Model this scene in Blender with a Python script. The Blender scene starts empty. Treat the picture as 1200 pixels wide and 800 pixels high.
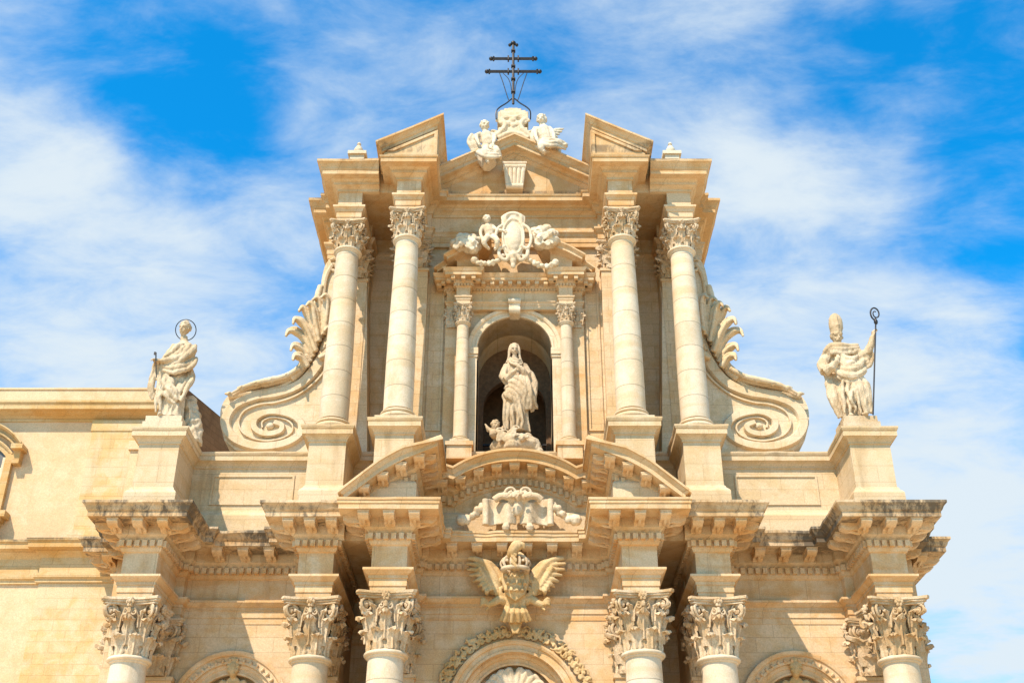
import bpy, bmesh, math, random
from mathutils import Vector, Matrix, noise, Euler
R = math.radians
PI = math.pi
sin, cos = math.sin, math.cos
random.seed(7)

# ------------------------------------------------------------ camera, sky, sun, exposure
scene = bpy.context.scene
CAM_Y, FOC, TILT = -36.4, 1386.0, R(30)
cam = bpy.data.objects.new('camera', bpy.data.cameras.new('camera'))
scene.collection.objects.link(cam)
cam.location = (0, CAM_Y, 0)
cam.rotation_euler = (PI / 2 + TILT, 0, 0)
cam.data.sensor_width = 36
cam.data.lens = 36 * FOC / 1200
cam.data.shift_x = -3 / 1200
cam.data.clip_end = 4000
scene.camera = cam

SUN_EL, SUN_AZ = R(52), R(33)          # height, and angle to the left of the facade's normal
sdir = Vector((-sin(SUN_AZ) * cos(SUN_EL), -cos(SUN_AZ) * cos(SUN_EL), sin(SUN_EL)))
sun = bpy.data.objects.new('sun', bpy.data.lights.new('sun', 'SUN'))
scene.collection.objects.link(sun)
sun.rotation_euler = sdir.to_track_quat('Z', 'Y').to_euler()
sun.location = sdir * 60
sun.data.energy = 4.9
sun.data.angle = R(0.53)
sun.data.color = (1.0, 0.86, 0.705)
scene.view_settings.view_transform = 'Standard'
scene.view_settings.look = 'None'
scene.view_settings.exposure = 0.67
scene.view_settings.gamma = 1
scene.cycles.max_bounces = 8
scene.cycles.diffuse_bounces = 6
scene.cycles.use_denoising = True


def at(px, py, Y):
    """the point of the plane y=Y that stands at pixel (px, py) of the 1200x800 photograph"""
    t = math.tan(TILT - math.atan((py - 400) / FOC))
    D = Y - CAM_Y
    return Vector(((px - 603) / FOC * D * (cos(TILT) + t * sin(TILT)), Y, t * D))


def direction(px, py):
    v = at(px, py, 0) - Vector((0, CAM_Y, 0))
    return v.normalized()


# ---- node helpers
class NT:
    def __init__(s, tree):
        s.t = tree
        tree.nodes.clear()

    def n(s, typ, **kw):
        nd = s.t.nodes.new(typ)
        for k, v in kw.items():
            setattr(nd, k, v)
        return nd

    def link(s, a, b):
        s.t.links.new(a, b)

    def setin(s, sock, v):
        if isinstance(v, bpy.types.NodeSocket):
            s.t.links.new(v, sock)
        elif isinstance(v, (tuple, list)) and len(v) == 3 and sock.type == 'RGBA':
            sock.default_value = (*v, 1)
        else:
            sock.default_value = v

    def math(s, op, a, b=None, c=None, clamp=False):
        nd = s.n('ShaderNodeMath', operation=op, use_clamp=clamp)
        for i, v in enumerate((a, b, c)):
            if v is not None:
                s.setin(nd.inputs[i], v)
        return nd.outputs[0]

    def vmath(s, op, a, b=None):
        nd = s.n('ShaderNodeVectorMath', operation=op)
        s.setin(nd.inputs[0], a)
        if b is not None:
            s.setin(nd.inputs[1], b)
        return nd.outputs['Value'] if op in ('DOT_PRODUCT', 'LENGTH') else nd.outputs[0]

    def noise(s, vec, scale, detail=4, rough=.55, dist=0.0):
        nd = s.n('ShaderNodeTexNoise')
        if vec is not None:
            s.setin(nd.inputs['Vector'], vec)
        nd.inputs['Scale'].default_value = scale
        nd.inputs['Detail'].default_value = detail
        nd.inputs['Roughness'].default_value = rough
        nd.inputs['Distortion'].default_value = dist
        return nd.outputs['Fac']

    def ramp(s, v, a, b, c=0.0, d=1.0, smooth=True):
        nd = s.n('ShaderNodeMapRange', interpolation_type='SMOOTHSTEP' if smooth else 'LINEAR')
        s.setin(nd.inputs[0], v)
        for i, q in enumerate((a, b, c, d)):
            nd.inputs[i + 1].default_value = q
        return nd.outputs[0]

    def mix(s, f, a, b, mode='MIX'):
        nd = s.n('ShaderNodeMix', data_type='RGBA', blend_type=mode)
        s.setin(nd.inputs[0], f)
        s.setin(nd.inputs[6], a)
        s.setin(nd.inputs[7], b)
        return nd.outputs[2]


# ---- world: Nishita sky with clouds laid out by direction
world = bpy.data.worlds.new('World')
scene.world = world
world.use_nodes = True
w = NT(world.node_tree)
sky = w.n('ShaderNodeTexSky', sky_type='NISHITA')
sky.sun_disc = False
sky.sun_elevation = SUN_EL
sky.sun_rotation = R(180) + SUN_AZ
sky.air_density = 1.0
sky.dust_density = 0.4
sky.ozone_density = 2.5
blue = w.mix(1.0, sky.outputs[0], (.05, 1.85, 2.65), 'MULTIPLY')
tc = w.n('ShaderNodeTexCoord')
dirv = tc.outputs['Generated']
sep = w.n('ShaderNodeSeparateXYZ')
w.link(dirv, sep.inputs[0])
zz = w.math('ADD', w.math('MAXIMUM', sep.outputs[2], 0.0), 0.25)
cmb = w.n('ShaderNodeCombineXYZ')
w.setin(cmb.inputs[0], w.math('DIVIDE', sep.outputs[0], zz))
w.setin(cmb.inputs[1], w.math('MULTIPLY', w.math('DIVIDE', sep.outputs[1], zz), 1.3))
mp = w.n('ShaderNodeMapping')
mp.inputs['Rotation'].default_value = (0, 0, R(35))
mp.inputs['Scale'].default_value = (.9, 1.25, 1)
w.link(cmb.outputs[0], mp.inputs['Vector'])
n1 = w.noise(mp.outputs[0], 2.6, 9, .58, .25)
n2 = w.noise(mp.outputs[0], 8.0, 9, .64, .3)
dens = w.math('ADD', w.math('MULTIPLY', w.math('SUBTRACT', n1, .5), 2.0), w.math('MULTIPLY', w.math('SUBTRACT', n2, .5), 1.9))
warp = w.n('ShaderNodeTexNoise')
w.link(dirv, warp.inputs['Vector'])
warp.inputs['Scale'].default_value = 5.0
warp.inputs['Detail'].default_value = 5
wv = w.vmath('SCALE', w.vmath('SUBTRACT', warp.outputs['Color'], (.5, .5, .5)))
wv.node.inputs['Scale'].default_value = 0.16
dw = w.vmath('NORMALIZE', w.vmath('ADD', dirv, wv))
# px, py, radius px, amount
for px, py, rad, amt in [(20, 380, 300, .4), (230, 400, 230, .42), (40, 160, 110, .5), (100, 230, 90, .3), (440, 110, 170, .2), (370, 230, 120, .25),
                         (225, 160, 130, -.42), (200, 10, 190, -.3), (90, 60, 90, -.1), (420, 10, 100, -.2), (700, 90, 150, .1), (870, 200, 110, .55), (1000, 200, 90, .25),
                         (880, 330, 150, .3), (1150, 60, 170, -.42), (960, 100, 110, -.25), (1060, 60, 60, .2), (1130, 240, 110, -.3), (980, 300, 60, -.1),
                         (1050, 480, 240, .55), (960, 620, 260, .35), (1170, 350, 90, .15), (1190, 660, 220, .55), (1120, 780, 160, .3)]:
    d = direction(px, py)
    c0 = cos(math.atan(rad / FOC))
    blob = w.ramp(w.vmath('DOT_PRODUCT', dw, tuple(d)), c0, 1.0)
    dens = w.math('ADD', dens, w.math('MULTIPLY', blob, amt))
cl = w.ramp(dens, -.55, 1.15, 0.0, 0.98)
skymix = w.mix(cl, blue, (6.5, 7.35, 7.95))
bg = w.n('ShaderNodeBackground')
w.link(skymix, bg.inputs[0])
bg.inputs[1].default_value = 0.074
wo = w.n('ShaderNodeOutputWorld')
w.link(bg.outputs[0], wo.inputs[0])


# ------------------------------------------------------------ materials
def stone(name, base, warm, block=(1.15, .47), joint=.5, tone=.86, stain=.35, lichen=None, fine=.25, drums=False,
          lich_amt=.5, rough=.86, streak=0.35, bump=.35):
    m = bpy.data.materials.new(name)
    m.use_nodes = True
    t = NT(m.node_tree)
    geo = t.n('ShaderNodeNewGeometry')
    P = geo.outputs['Position']
    s = t.n('ShaderNodeSeparateXYZ')
    t.link(P, s.inputs[0])
    X, Y, Z = s.outputs
    big = t.noise(P, .33, 4, .6)
    mid = t.noise(P, 1.9, 6, .65, .4)
    cs = t.n('ShaderNodeCombineXYZ')
    t.setin(cs.inputs[0], t.math('MULTIPLY', X, 2.2))
    t.setin(cs.inputs[1], t.math('MULTIPLY', Y, 2.2))
    t.setin(cs.inputs[2], t.math('MULTIPLY', Z, .28))
    strk = t.noise(cs.outputs[0], 1.0, 5, .6)
    bands = t.n('ShaderNodeCombineXYZ')
    t.setin(bands.inputs[0], t.math('MULTIPLY', t.math('ADD', X, Y), .22))
    t.setin(bands.inputs[1], t.math('MULTIPLY', Z, 2.0))
    bnd = t.noise(bands.outputs[0], 1.0, 3, .5)
    fn = t.noise(P, 26, 4, .7)
    col = t.mix(t.ramp(t.math('ADD', big, t.math('MULTIPLY', t.math('SUBTRACT', mid, .5), .9)), .38, .66), base, warm)
    col = t.mix(t.math('MULTIPLY', t.ramp(bnd, .52, .68), stain), col, tuple(c * k for c, k in zip(warm, (1.0, .84, .62))))
    col = t.mix(t.math('MULTIPLY', t.ramp(strk, .54, .74), streak), col, tuple(c * k for c, k in zip(warm, (.62, .56, .5))))
    hgt = t.math('ADD', t.math('MULTIPLY', fn, .35), t.math('MULTIPLY', mid, .5))
    if drums:
        q = t.math('DIVIDE', Z, block[1])
        fr = t.math('FRACT', q)
        line = t.math('MAXIMUM', t.ramp(fr, .0, .03, 1, 0), t.ramp(fr, .97, 1.0, 0, 1))
        wn = t.n('ShaderNodeTexWhiteNoise', noise_dimensions='2D')
        cc = t.n('ShaderNodeCombineXYZ')
        t.setin(cc.inputs[0], t.math('FLOOR', q))
        t.setin(cc.inputs[1], t.math('FLOOR', t.math('DIVIDE', X, 1.6)))
        t.link(cc.outputs[0], wn.inputs['Vector'])
        g = t.ramp(wn.outputs[0], 0, 1, tone, 1.0, False)
        g = t.math('MULTIPLY', g, t.math('SUBTRACT', 1.0, t.math('MULTIPLY', line, joint)))
        gc = t.n('ShaderNodeCombineXYZ')
        for i in range(3):
            t.link(g, gc.inputs[i])
        col = t.mix(1.0, col, gc.outputs[0], 'MULTIPLY')
        hgt = t.math('SUBTRACT', hgt, t.math('MULTIPLY', line, .4))
    elif block:
        bv = t.n('ShaderNodeCombineXYZ')
        t.setin(bv.inputs[0], t.math('ADD', t.math('ADD', X, Y), 50.0))
        t.setin(bv.inputs[1], t.math('ADD', Z, 30.0))
        br = t.n('ShaderNodeTexBrick')
        t.link(bv.outputs[0], br.inputs['Vector'])
        br.inputs['Color1'].default_value = (1, 1, 1, 1)
        br.inputs['Color2'].default_value = (tone, tone * .985, tone * .96, 1)
        br.inputs['Mortar'].default_value = (joint, joint * .95, joint * .88, 1)
        br.inputs['Scale'].default_value = 1
        br.inputs['Mortar Size'].default_value = .011
        br.inputs['Mortar Smooth'].default_value = .3
        br.inputs['Bias'].default_value = -.1
        br.inputs['Brick Width'].default_value = block[0]
        br.inputs['Row Height'].default_value = block[1]
        br.offset = .5
        col = t.mix(.85, col, br.outputs[0], 'MULTIPLY')
        hgt = t.math('SUBTRACT', hgt, t.math('MULTIPLY', br.outputs['Fac'], .8))
    sp = t.ramp(fn, .3, .72, 1 - fine, 1 + fine * .45, False)
    gc = t.n('ShaderNodeCombineXYZ')
    for i in range(3):
        t.link(sp, gc.inputs[i])
    col = t.mix(1.0, col, gc.outputs[0], 'MULTIPLY')
    if lichen:
        z0, z1 = lichen
        band = t.math('MULTIPLY', t.ramp(Z, z0, z0 + .12), t.ramp(Z, z1, z1 + .1, 1, 0))
        ls = t.n('ShaderNodeCombineXYZ')
        t.setin(ls.inputs[0], t.math('MULTIPLY', X, 3.2))
        t.setin(ls.inputs[1], t.math('MULTIPLY', Y, 3.2))
        t.setin(ls.inputs[2], t.math('MULTIPLY', Z, 1.1))
        ln = t.noise(ls.outputs[0], 1.3, 9, .78, .3)
        ln2 = t.noise(P, .45, 2, .5)
        msk = t.math('MULTIPLY', band, t.ramp(t.math('ADD', t.math('MULTIPLY', ln, .65), t.math('MULTIPLY', ln2, .5)), .52, .66))
        col = t.mix(t.math('MULTIPLY', msk, lich_amt), col, (.06, .05, .038))
    bs = t.n('ShaderNodeBsdfPrincipled')
    t.link(col, bs.inputs['Base Color'])
    bs.inputs['Roughness'].default_value = rough
    bs.inputs['Specular IOR Level'].default_value = .25
    bp = t.n('ShaderNodeBump')
    bp.inputs['Strength'].default_value = bump
    bp.inputs['Distance'].default_value = .05
    t.link(hgt, bp.inputs['Height'])
    t.link(bp.outputs[0], bs.inputs['Normal'])
    o = t.n('ShaderNodeOutputMaterial')
    t.link(bs.outputs[0], o.inputs[0])
    return m


def plain(name, col, rough=.6, metal=0.0, nscale=8, var=.25, bump=.2):
    m = bpy.data.materials.new(name)
    m.use_nodes = True
    t = NT(m.node_tree)
    geo = t.n('ShaderNodeNewGeometry')
    nz = t.noise(geo.outputs['Position'], nscale, 5, .6)
    c = t.mix(t.ramp(nz, .35, .65), tuple(k * (1 - var) for k in col), tuple(k * (1 + var * .5) for k in col))
    bs = t.n('ShaderNodeBsdfPrincipled')
    t.link(c, bs.inputs['Base Color'])
    bs.inputs['Roughness'].default_value = rough
    bs.inputs['Metallic'].default_value = metal
    bp = t.n('ShaderNodeBump')
    bp.inputs['Strength'].default_value = bump
    bp.inputs['Distance'].default_value = .03
    t.link(nz, bp.inputs['Height'])
    t.link(bp.outputs[0], bs.inputs['Normal'])
    o = t.n('ShaderNodeOutputMaterial')
    t.link(bs.outputs[0], o.inputs[0])
    return m


M = {}
M['wall'] = stone('limestone ashlar', (0.634, 0.475, 0.295), (0.590, 0.396, 0.198), joint=.72, tone=.90, bump=.3)
M['trim'] = stone('limestone mouldings', (0.634, 0.466, 0.282), (0.581, 0.361, 0.163), block=(1.5, 50), stain=.7, joint=.7, tone=.92, bump=.3, streak=.45)
M['ped'] = stone('pale limestone pedestals', (0.660, 0.528, 0.356), (0.598, 0.440, 0.255), stain=.3, streak=.4, joint=.75, tone=.94, block=(1.3, .62), bump=.3)
M['cornice'] = stone('weathered cornice stone', (0.598, 0.449, 0.277), (0.510, 0.334, 0.163), block=(1.25, 50), stain=.6, joint=.55,
                     lichen=(12.95, 13.7), lich_amt=.85, streak=.65)
M['ucornice'] = stone('upper cornice stone', (0.625, 0.453, 0.260), (0.572, 0.356, 0.158), block=(1.2, 50), stain=.65, joint=.65,
                      lichen=(26.66, 27.0), lich_amt=.6, streak=.45)
M['attic'] = stone('attic wall stone', (0.616, 0.471, 0.295), (0.563, 0.405, 0.220), stain=.35, streak=.5, joint=.75, tone=.92, block=(1.4, .55), bump=.3)
M['shaft'] = stone('column drum stone', (0.686, 0.568, 0.405), (0.625, 0.484, 0.308), block=(1, .93), drums=True, joint=.4, tone=.84,
                   stain=.45, streak=.42, fine=.2, bump=.35)
M['cap'] = stone('carved capital stone', (0.625, 0.484, 0.317), (0.475, 0.317, 0.158), block=None, stain=.4, streak=.75, fine=.4, bump=.6)
M['white'] = stone('pale carved stone', (0.677, 0.566, 0.404), (0.576, 0.443, 0.282), block=None, stain=.2, streak=.5, fine=.3, bump=.5)
M['statue'] = stone('statue stone', (0.625, 0.497, 0.334), (0.493, 0.361, 0.211), block=None, stain=.25, streak=.7, fine=.32, bump=.5)
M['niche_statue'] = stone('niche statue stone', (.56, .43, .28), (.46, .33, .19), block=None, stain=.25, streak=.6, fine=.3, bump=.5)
M['relief'] = stone('ochre relief stone', (0.563, 0.405, 0.211), (0.485, 0.305, 0.122), block=None, stain=.3, streak=.5, fine=.3, bump=.5)
M['palace'] = stone('palace render', (0.651, 0.475, 0.286), (0.625, 0.418, 0.229), block=None, joint=.95, tone=.98, stain=.15, streak=.25, bump=.15)
M['palace_trim'] = stone('palace trim stone', (0.598, 0.427, 0.220), (0.546, 0.334, 0.123), block=(1.2, .42), stain=.5, joint=.7, lichen=(13.9, 14.2), lich_amt=.7, streak=.5)
M['palace_pier'] = stone('palace pier stone', (0.634, 0.493, 0.299), (0.598, 0.409, 0.176), block=(.9, .36), joint=.8, tone=.9, stain=.5)
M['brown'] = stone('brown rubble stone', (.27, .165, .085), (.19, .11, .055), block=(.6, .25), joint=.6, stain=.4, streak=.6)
M['iron'] = plain('dark iron', (.035, .03, .028), .5, .6)
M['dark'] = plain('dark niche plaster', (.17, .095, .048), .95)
M['glass'] = plain('window glass', (.09, .08, .07), .45, 0, 2, .2, .02)
M['wood'] = plain('door wood', (.12, .065, .03), .6)
M['paving'] = stone('piazza paving', (.80, .63, .42), (.74, .56, .35), block=(1.4, .7), joint=.6)


# ------------------------------------------------------------ mesh builder
class MB:
    def __init__(s):
        s.v, s.f = [], []

    def add(s, vs, fs, mat=None):
        o = len(s.v)
        s.v += [tuple(mat @ Vector(p)) if mat is not None else tuple(p) for p in vs]
        s.f += [tuple(i + o for i in f) for f in fs]

    def box(s, x0, x1, y0, y1, z0, z1, mat=None):
        s.add([(x, y, z) for z in (z0, z1) for y in (y0, y1) for x in (x0, x1)],
              [(0, 2, 3, 1), (4, 5, 7, 6), (0, 1, 5, 4), (2, 6, 7, 3), (0, 4, 6, 2), (1, 3, 7, 5)], mat)

    def prism_xz(s, pts, y0, y1, mat=None):
        n = len(pts)
        s.add([(x, y0, z) for x, z in pts] + [(x, y1, z) for x, z in pts],
              [tuple(range(n)), tuple(range(2 * n - 1, n - 1, -1))] + [(i, (i + 1) % n, n + (i + 1) % n, n + i) for i in range(n)], mat)

    def prism_xy(s, pts, z0, z1):
        n = len(pts)
        s.add([(x, y, z0) for x, y in pts] + [(x, y, z1) for x, y in pts],
              [tuple(range(n)), tuple(range(2 * n - 1, n - 1, -1))] + [(i, (i + 1) % n, n + (i + 1) % n, n + i) for i in range(n)])

    def sweep(s, path, prof, zf=None, step=None, rag=0.0):
        """mouldings: a profile of (out, z[, weight of zf]) carried round a plan path with mitred corners"""
        P = [Vector(p) for p in path]
        if step:
            Q = [P[0]]
            for a, b in zip(P, P[1:]):
                k = max(1, math.ceil(abs(b.x - a.x) / step))
                Q += [a.lerp(b, i / k) for i in range(1, k + 1)]
            P = Q
        if rag:
            Q = [P[0]]
            for a, b in zip(P, P[1:]):
                k = max(1, round((b - a).length / .3))
                Q += [a.lerp(b, i / k) for i in range(1, k + 1)]
            P = Q
            omax = max(q[0] for q in prof)
        n, m = len(P), len(prof)
        nr = []
        for a, b in zip(P, P[1:]):
            d = (b - a).normalized()
            nr.append(Vector((d.y, -d.x)))
        vs = []
        for i, p in enumerate(P):
            a = nr[max(0, i - 1)]
            b = nr[min(n - 2, i)]
            mt = (a + b) / (1 + a.dot(b))
            for q in prof:
                o, z = q[0], q[1]
                wgt = q[2] if len(q) > 2 else 1
                x, y = p.x + mt.x * o, p.y + mt.y * o
                if rag:
                    g = noise.noise(Vector((x * 1.7, y * 1.7, z * 3))) * rag * (1.6 if o > omax * .9 else .5)
                    h = noise.noise(Vector((x * 4.1 + 9, y * 4.1, z * 2)))
                    if o > omax * .93 and h > .28:
                        g -= (h - .28) * rag * 5
                    x, y, z = x + mt.x * g, y + mt.y * g, z + g * .5
                vs.append((x, y, z + (zf(x) * wgt if zf else 0)))
        fs = [(i * m + j, i * m + j + 1, (i + 1) * m + j + 1, (i + 1) * m + j) for i in range(n - 1) for j in range(m - 1)]
        fs += [tuple(range(m - 1, -1, -1)), tuple((n - 1) * m + j for j in range(m))]
        s.add(vs, fs)

    def lathe(s, prof, seg=40, mat=None, cx=0, cy=0, a0=0, a1=2 * PI):
        m = len(prof)
        full = abs(a1 - a0 - 2 * PI) < 1e-6
        k = seg if full else seg + 1
        vs = [(cx + r * cos(a0 + (a1 - a0) * i / seg), cy + r * sin(a0 + (a1 - a0) * i / seg), z) for i in range(k) for r, z in prof]
        fs = []
        for i in range(seg):
            j = (i + 1) % k
            for q in range(m - 1):
                fs.append((i * m + q, j * m + q, j * m + q + 1, i * m + q + 1))
        if full:
            fs += [tuple(i * m for i in range(k))[::-1], tuple(i * m + m - 1 for i in range(k))]
        s.add(vs, fs, mat)

    def tube(s, pts, rad, seg=8, flat=1.0, up=None, mat=None):
        """a tube through pts; rad a number or a list; flat squeezes it along 'up'"""
        P = [Vector(p) for p in pts]
        n = len(P)
        rs = rad if isinstance(rad, (list, tuple)) else [rad] * n
        vs = []
        prev = Vector(up) if up is not None else None
        for i, p in enumerate(P):
            d = (P[min(n - 1, i + 1)] - P[max(0, i - 1)])
            d = d.normalized() if d.length > 1e-9 else Vector((0, 0, 1))
            if prev is None:
                prev = Vector((0, 0, 1)) if abs(d.z) < .9 else Vector((1, 0, 0))
            u = prev - d * prev.dot(d)
            u = u.normalized() if u.length > 1e-6 else d.orthogonal().normalized()
            if up is None:
                prev = u
            q = d.cross(u)
            for k in range(seg):
                a = 2 * PI * k / seg
                vs.append(p + u * (cos(a) * rs[i] * flat) + q * (sin(a) * rs[i]))
        fs = [(i * seg + k, i * seg + (k + 1) % seg, (i + 1) * seg + (k + 1) % seg, (i + 1) * seg + k) for i in range(n - 1) for k in range(seg)]
        fs += [tuple(range(seg))[::-1], tuple((n - 1) * seg + k for k in range(seg))]
        s.add(vs, fs, mat)

    def ball(s, c, r, rot=None, seg=14, mat=None):
        r = (r, r, r) if not isinstance(r, (tuple, list)) else r
        T = Matrix.Translation(Vector(c)) @ (Euler(rot).to_matrix().to_4x4() if rot else Matrix()) @ Matrix.Diagonal((*r, 1))
        if mat is not None:
            T = mat @ T
        rings = seg // 2
        vs = [(0, 0, -1)]
        for i in range(1, rings):
            a = -PI / 2 + PI * i / rings
            vs += [(cos(a) * cos(2 * PI * k / seg), cos(a) * sin(2 * PI * k / seg), sin(a)) for k in range(seg)]
        vs.append((0, 0, 1))
        fs = [(0, 1 + (k + 1) % seg, 1 + k) for k in range(seg)]
        for i in range(rings - 2):
            fs += [(1 + i * seg + k, 1 + i * seg + (k + 1) % seg, 1 + (i + 1) * seg + (k + 1) % seg, 1 + (i + 1) * seg + k) for k in range(seg)]
        L = len(vs) - 1
        fs += [(L, L - seg + k, L - seg + (k + 1) % seg) for k in range(seg)]
        s.add(vs, fs, T)

    def grid(s, rows, mat=None):
        n, m = len(rows), len(rows[0])
        s.add([p for r in rows for p in r], [(i * m + j, i * m + j + 1, (i + 1) * m + j + 1, (i + 1) * m + j) for i in range(n - 1) for j in range(m - 1)], mat)

    def mesh(s, name, smooth=None, thick=0):
        me = bpy.data.meshes.new(name)
        me.from_pydata(s.v, [], s.f)
        bm = bmesh.new()
        bm.from_mesh(me)
        bmesh.ops.recalc_face_normals(bm, faces=bm.faces)
        if thick:
            bmesh.ops.solidify(bm, geom=bm.faces[:], thickness=thick)
        bm.to_mesh(me)
        bm.free()
        if smooth is not None:
            me.shade_smooth()
            me.set_sharp_from_angle(angle=R(smooth))
        return me

    def build(s, name, mat, parent=None, smooth=None, thick=0):
        return link(name, s.mesh(name, smooth, thick), mat, parent)


def link(name, me, mat, parent=None):
    o = bpy.data.objects.new(name, me)
    scene.collection.objects.link(o)
    if mat is not None and not me.materials:
        me.materials.append(mat)
    if parent is not None:
        o.parent = parent
        o.matrix_parent_inverse = Matrix.Translation(-wloc(parent))
    return o


def wloc(o):
    v = o.location.copy()
    while o.parent is not None:
        v = v + o.matrix_parent_inverse.translation
        o = o.parent
        v = v + o.location
    return v


def thing(name, loc, label, cat, group=None):
    o = bpy.data.objects.new(name, None)
    scene.collection.objects.link(o)
    o.location = loc
    o.empty_display_size = .3
    return tag(o, label, cat, group)


def tag(o, label=None, cat=None, group=None, kind=None):
    for k, v in (('label', label), ('category', cat), ('group', group), ('kind', kind)):
        if v:
            o[k] = v
    return o


def mirror(half):
    return half + [(-x, y) for x, y in reversed(half)]


def stations(path, out, gap, closed_ends=True):
    """evenly spaced spots (x, y, turn) along a path moved outwards by 'out'"""
    P = [Vector(p) for p in path]
    nr = []
    for a, b in zip(P, P[1:]):
        d = (b - a).normalized()
        nr.append(Vector((d.y, -d.x)))
    res = []
    n = len(P)
    off = []
    for i, p in enumerate(P):
        a, b = nr[max(0, i - 1)], nr[min(n - 2, i)]
        off.append(p + (a + b) / (1 + a.dot(b)) * out)
    for i in range(n - 1):
        a, b = off[i], off[i + 1]
        if (b - a).dot(P[i + 1] - P[i]) <= 0:
            continue
        L = (b - a).length
        k = int(L / gap + .35)
        for j in range(k):
            q = a.lerp(b, (j + .5) / k)
            ang = math.atan2(nr[i].y, nr[i].x) + PI / 2
            res.append((q.x - nr[i].x * out, q.y - nr[i].y * out, ang, nr[i]))
    return res
# ------------------------------------------------------------ ground
def structure(name, me, mat):
    o = link(name, me, mat)
    return tag(o, kind='structure')


g = MB()
g.box(-400, 400, -300, 500, -2.6, -1.6)
structure('ground', g.mesh('ground'), M['paving'])

# ------------------------------------------------------------ the cathedral
church = thing('cathedral', (0, 0, -1.6), 'baroque limestone cathedral facade with free columns, broken pediments and scrolls under a blue sky', 'cathedral')


def put(name, me, mat, parent, loc, rotz=0.0, scale=(1, 1, 1)):
    o = bpy.data.objects.new(name, me)
    scene.collection.objects.link(o)
    if mat is not None and not me.materials:
        me.materials.append(mat)
    o.parent = parent
    o.matrix_parent_inverse = Matrix.Translation(-wloc(parent))
    o.location = loc
    o.rotation_euler = (0, 0, rotz)
    o.scale = scale
    return o


# plan paths (frieze faces), left half, then mirrored
LF = mirror([(-12.8, 7), (-12.8, .5), (-11.99, .5), (-11.99, -.35), (-11.71, -.35), (-11.71, -2.52), (-10.67, -2.52), (-10.67, -.35), (-10.39, -.35),
             (-10.39, 0), (-6.73, 0), (-6.73, -.35), (-6.45, -.35), (-6.45, -2.52), (-5.41, -2.52), (-5.41, 2.4), (-4.2, 2.4), (-4.2, -3.12),
             (-3.16, -3.12), (-3.16, -.65), (-2.95, -.65), (-2.95, -.4)])
LC1 = [(-12.8, 7), (-12.8, .5), (-11.99, .5), (-11.99, -.35), (-11.71, -.35), (-11.71, -2.52), (-10.67, -2.52), (-10.67, -.35), (-10.39, -.35),
       (-10.39, 0), (-6.73, 0), (-6.73, -.35), (-6.45, -.35), (-6.45, -2.52), (-5.12, -2.52)]
LC2 = mirror([(-4.2, -1.4), (-4.2, -3.12), (-3.16, -3.12), (-3.16, -.65), (-2.95, -.65), (-2.95, -.4)])
flip = lambda p: [(-x, y) for x, y in reversed(p)]

# --- lower storey walls
wl = MB()
arch = lambda cx, cz, r, n=24, a0=0, a1=PI: [(cx + r * cos(a0 + (a1 - a0) * i / n), cz + r * sin(a0 + (a1 - a0) * i / n)) for i in range(n + 1)]
DZ, DR = 8.21, 1.62        # door arch centre and opening radius
SZ, SR, SX = 8.17, 1.42, 8.62
wl.prism_xz([(-3.2, -1.6), (-DR, -1.6)] + arch(0, DZ, DR)[::-1] + [(DR, -1.6), (3.2, -1.6), (3.2, 10.9), (-3.2, 10.9)], -.38, 1.2)
for sx in (-1, 1):
    wl.box(*sorted((sx * 3.16, sx * 4.19)), -.36, 1.1, -1.6, 10.9)
    pts = [(5.38, -1.6), (SX - SR, -1.6)] + arch(SX, SZ, SR)[::-1] + [(SX + SR, -1.6), (12.7, -1.6), (12.7, 10.9), (5.38, 10.9)]
    wl.prism_xz([(sx * x, z) for x, z in pts], .02, 1.2)
    wl.box(*sorted((sx * 12.78, sx * 11.0)), .52, 7, -1.6, 10.9)
    wl.box(*sorted((sx * 12.7, sx * 5.385)), 1.0, 7, -1.6, 10.9)
    wl.box(*sorted((sx * 5.385, sx * 4.19)), 2.42, 7, -1.6, 10.9)
    wl.box(*sorted((sx * 4.19, sx * 3)), 1.0, 7, -1.6, 10.9)
wl.box(-3.2, 3.2, 1.21, 7, -1.6, 10.9)
wl.build('wall', M['wall'], church)

# --- lower pilasters behind the columns
CAPX = [(-11.19, 1.6), (-5.93, 1.05), (5.93, 1.05), (11.19, 1.6)]
for x, wd in CAPX:
    pil = MB()
    h = wd / 2
    pil.box(x - h, x + h, -.3, .3, -1.6, 9.15)
    pil.box(x - h - .05, x + h + .05, -.35, .3, 9.0, 9.12)
    pil.build('pilaster', M['wall'], church)
for x in (-3.62, 3.62):
    pil = MB()
    pil.box(x - .6, x + .6, -.62, 0, -1.6, 9.15)
    pil.box(x - .65, x + .65, -.67, 0, 9.0, 9.12)
    pil.build('pilaster', M['wall'], church)

# --- lower entablature: architrave and frieze
e = MB()
prof_lo = [(-.25, 10.83), (0, 10.83), (0, 11.02), (.03, 11.03), (.03, 11.24), (.06, 11.25), (.06, 11.34), (.1, 11.36), (.2, 11.46), (.22, 11.46), (.22, 11.53),
           (0, 11.55), (0, 12.24), (.06, 12.27), (.1, 12.36), (.1, 12.4), (.1, 12.62), (-.25, 12.64)]
e.sweep(LF, prof_lo)
for x in (-11.19, -5.93, -3.68, 3.68, 5.93, 11.19):      # solid cores of the blocks
    y = -3.1 if abs(x) < 4 else -2.5
    e.box(x - .5, x + .5, y, .3, 10.85, 13.4)
for sx in (-1, 1):
    e.box(*sorted((sx * 12.75, sx * 5.39)), .03, 6.9, 10.86, 13.45)
    e.box(*sorted((sx * 5.39, sx * 4.22)), 2.43, 6.9, 10.86, 13.3)
    e.box(*sorted((sx * 4.22, sx * 3.0)), .03, 6.9, 10.86, 13.45)
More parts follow.
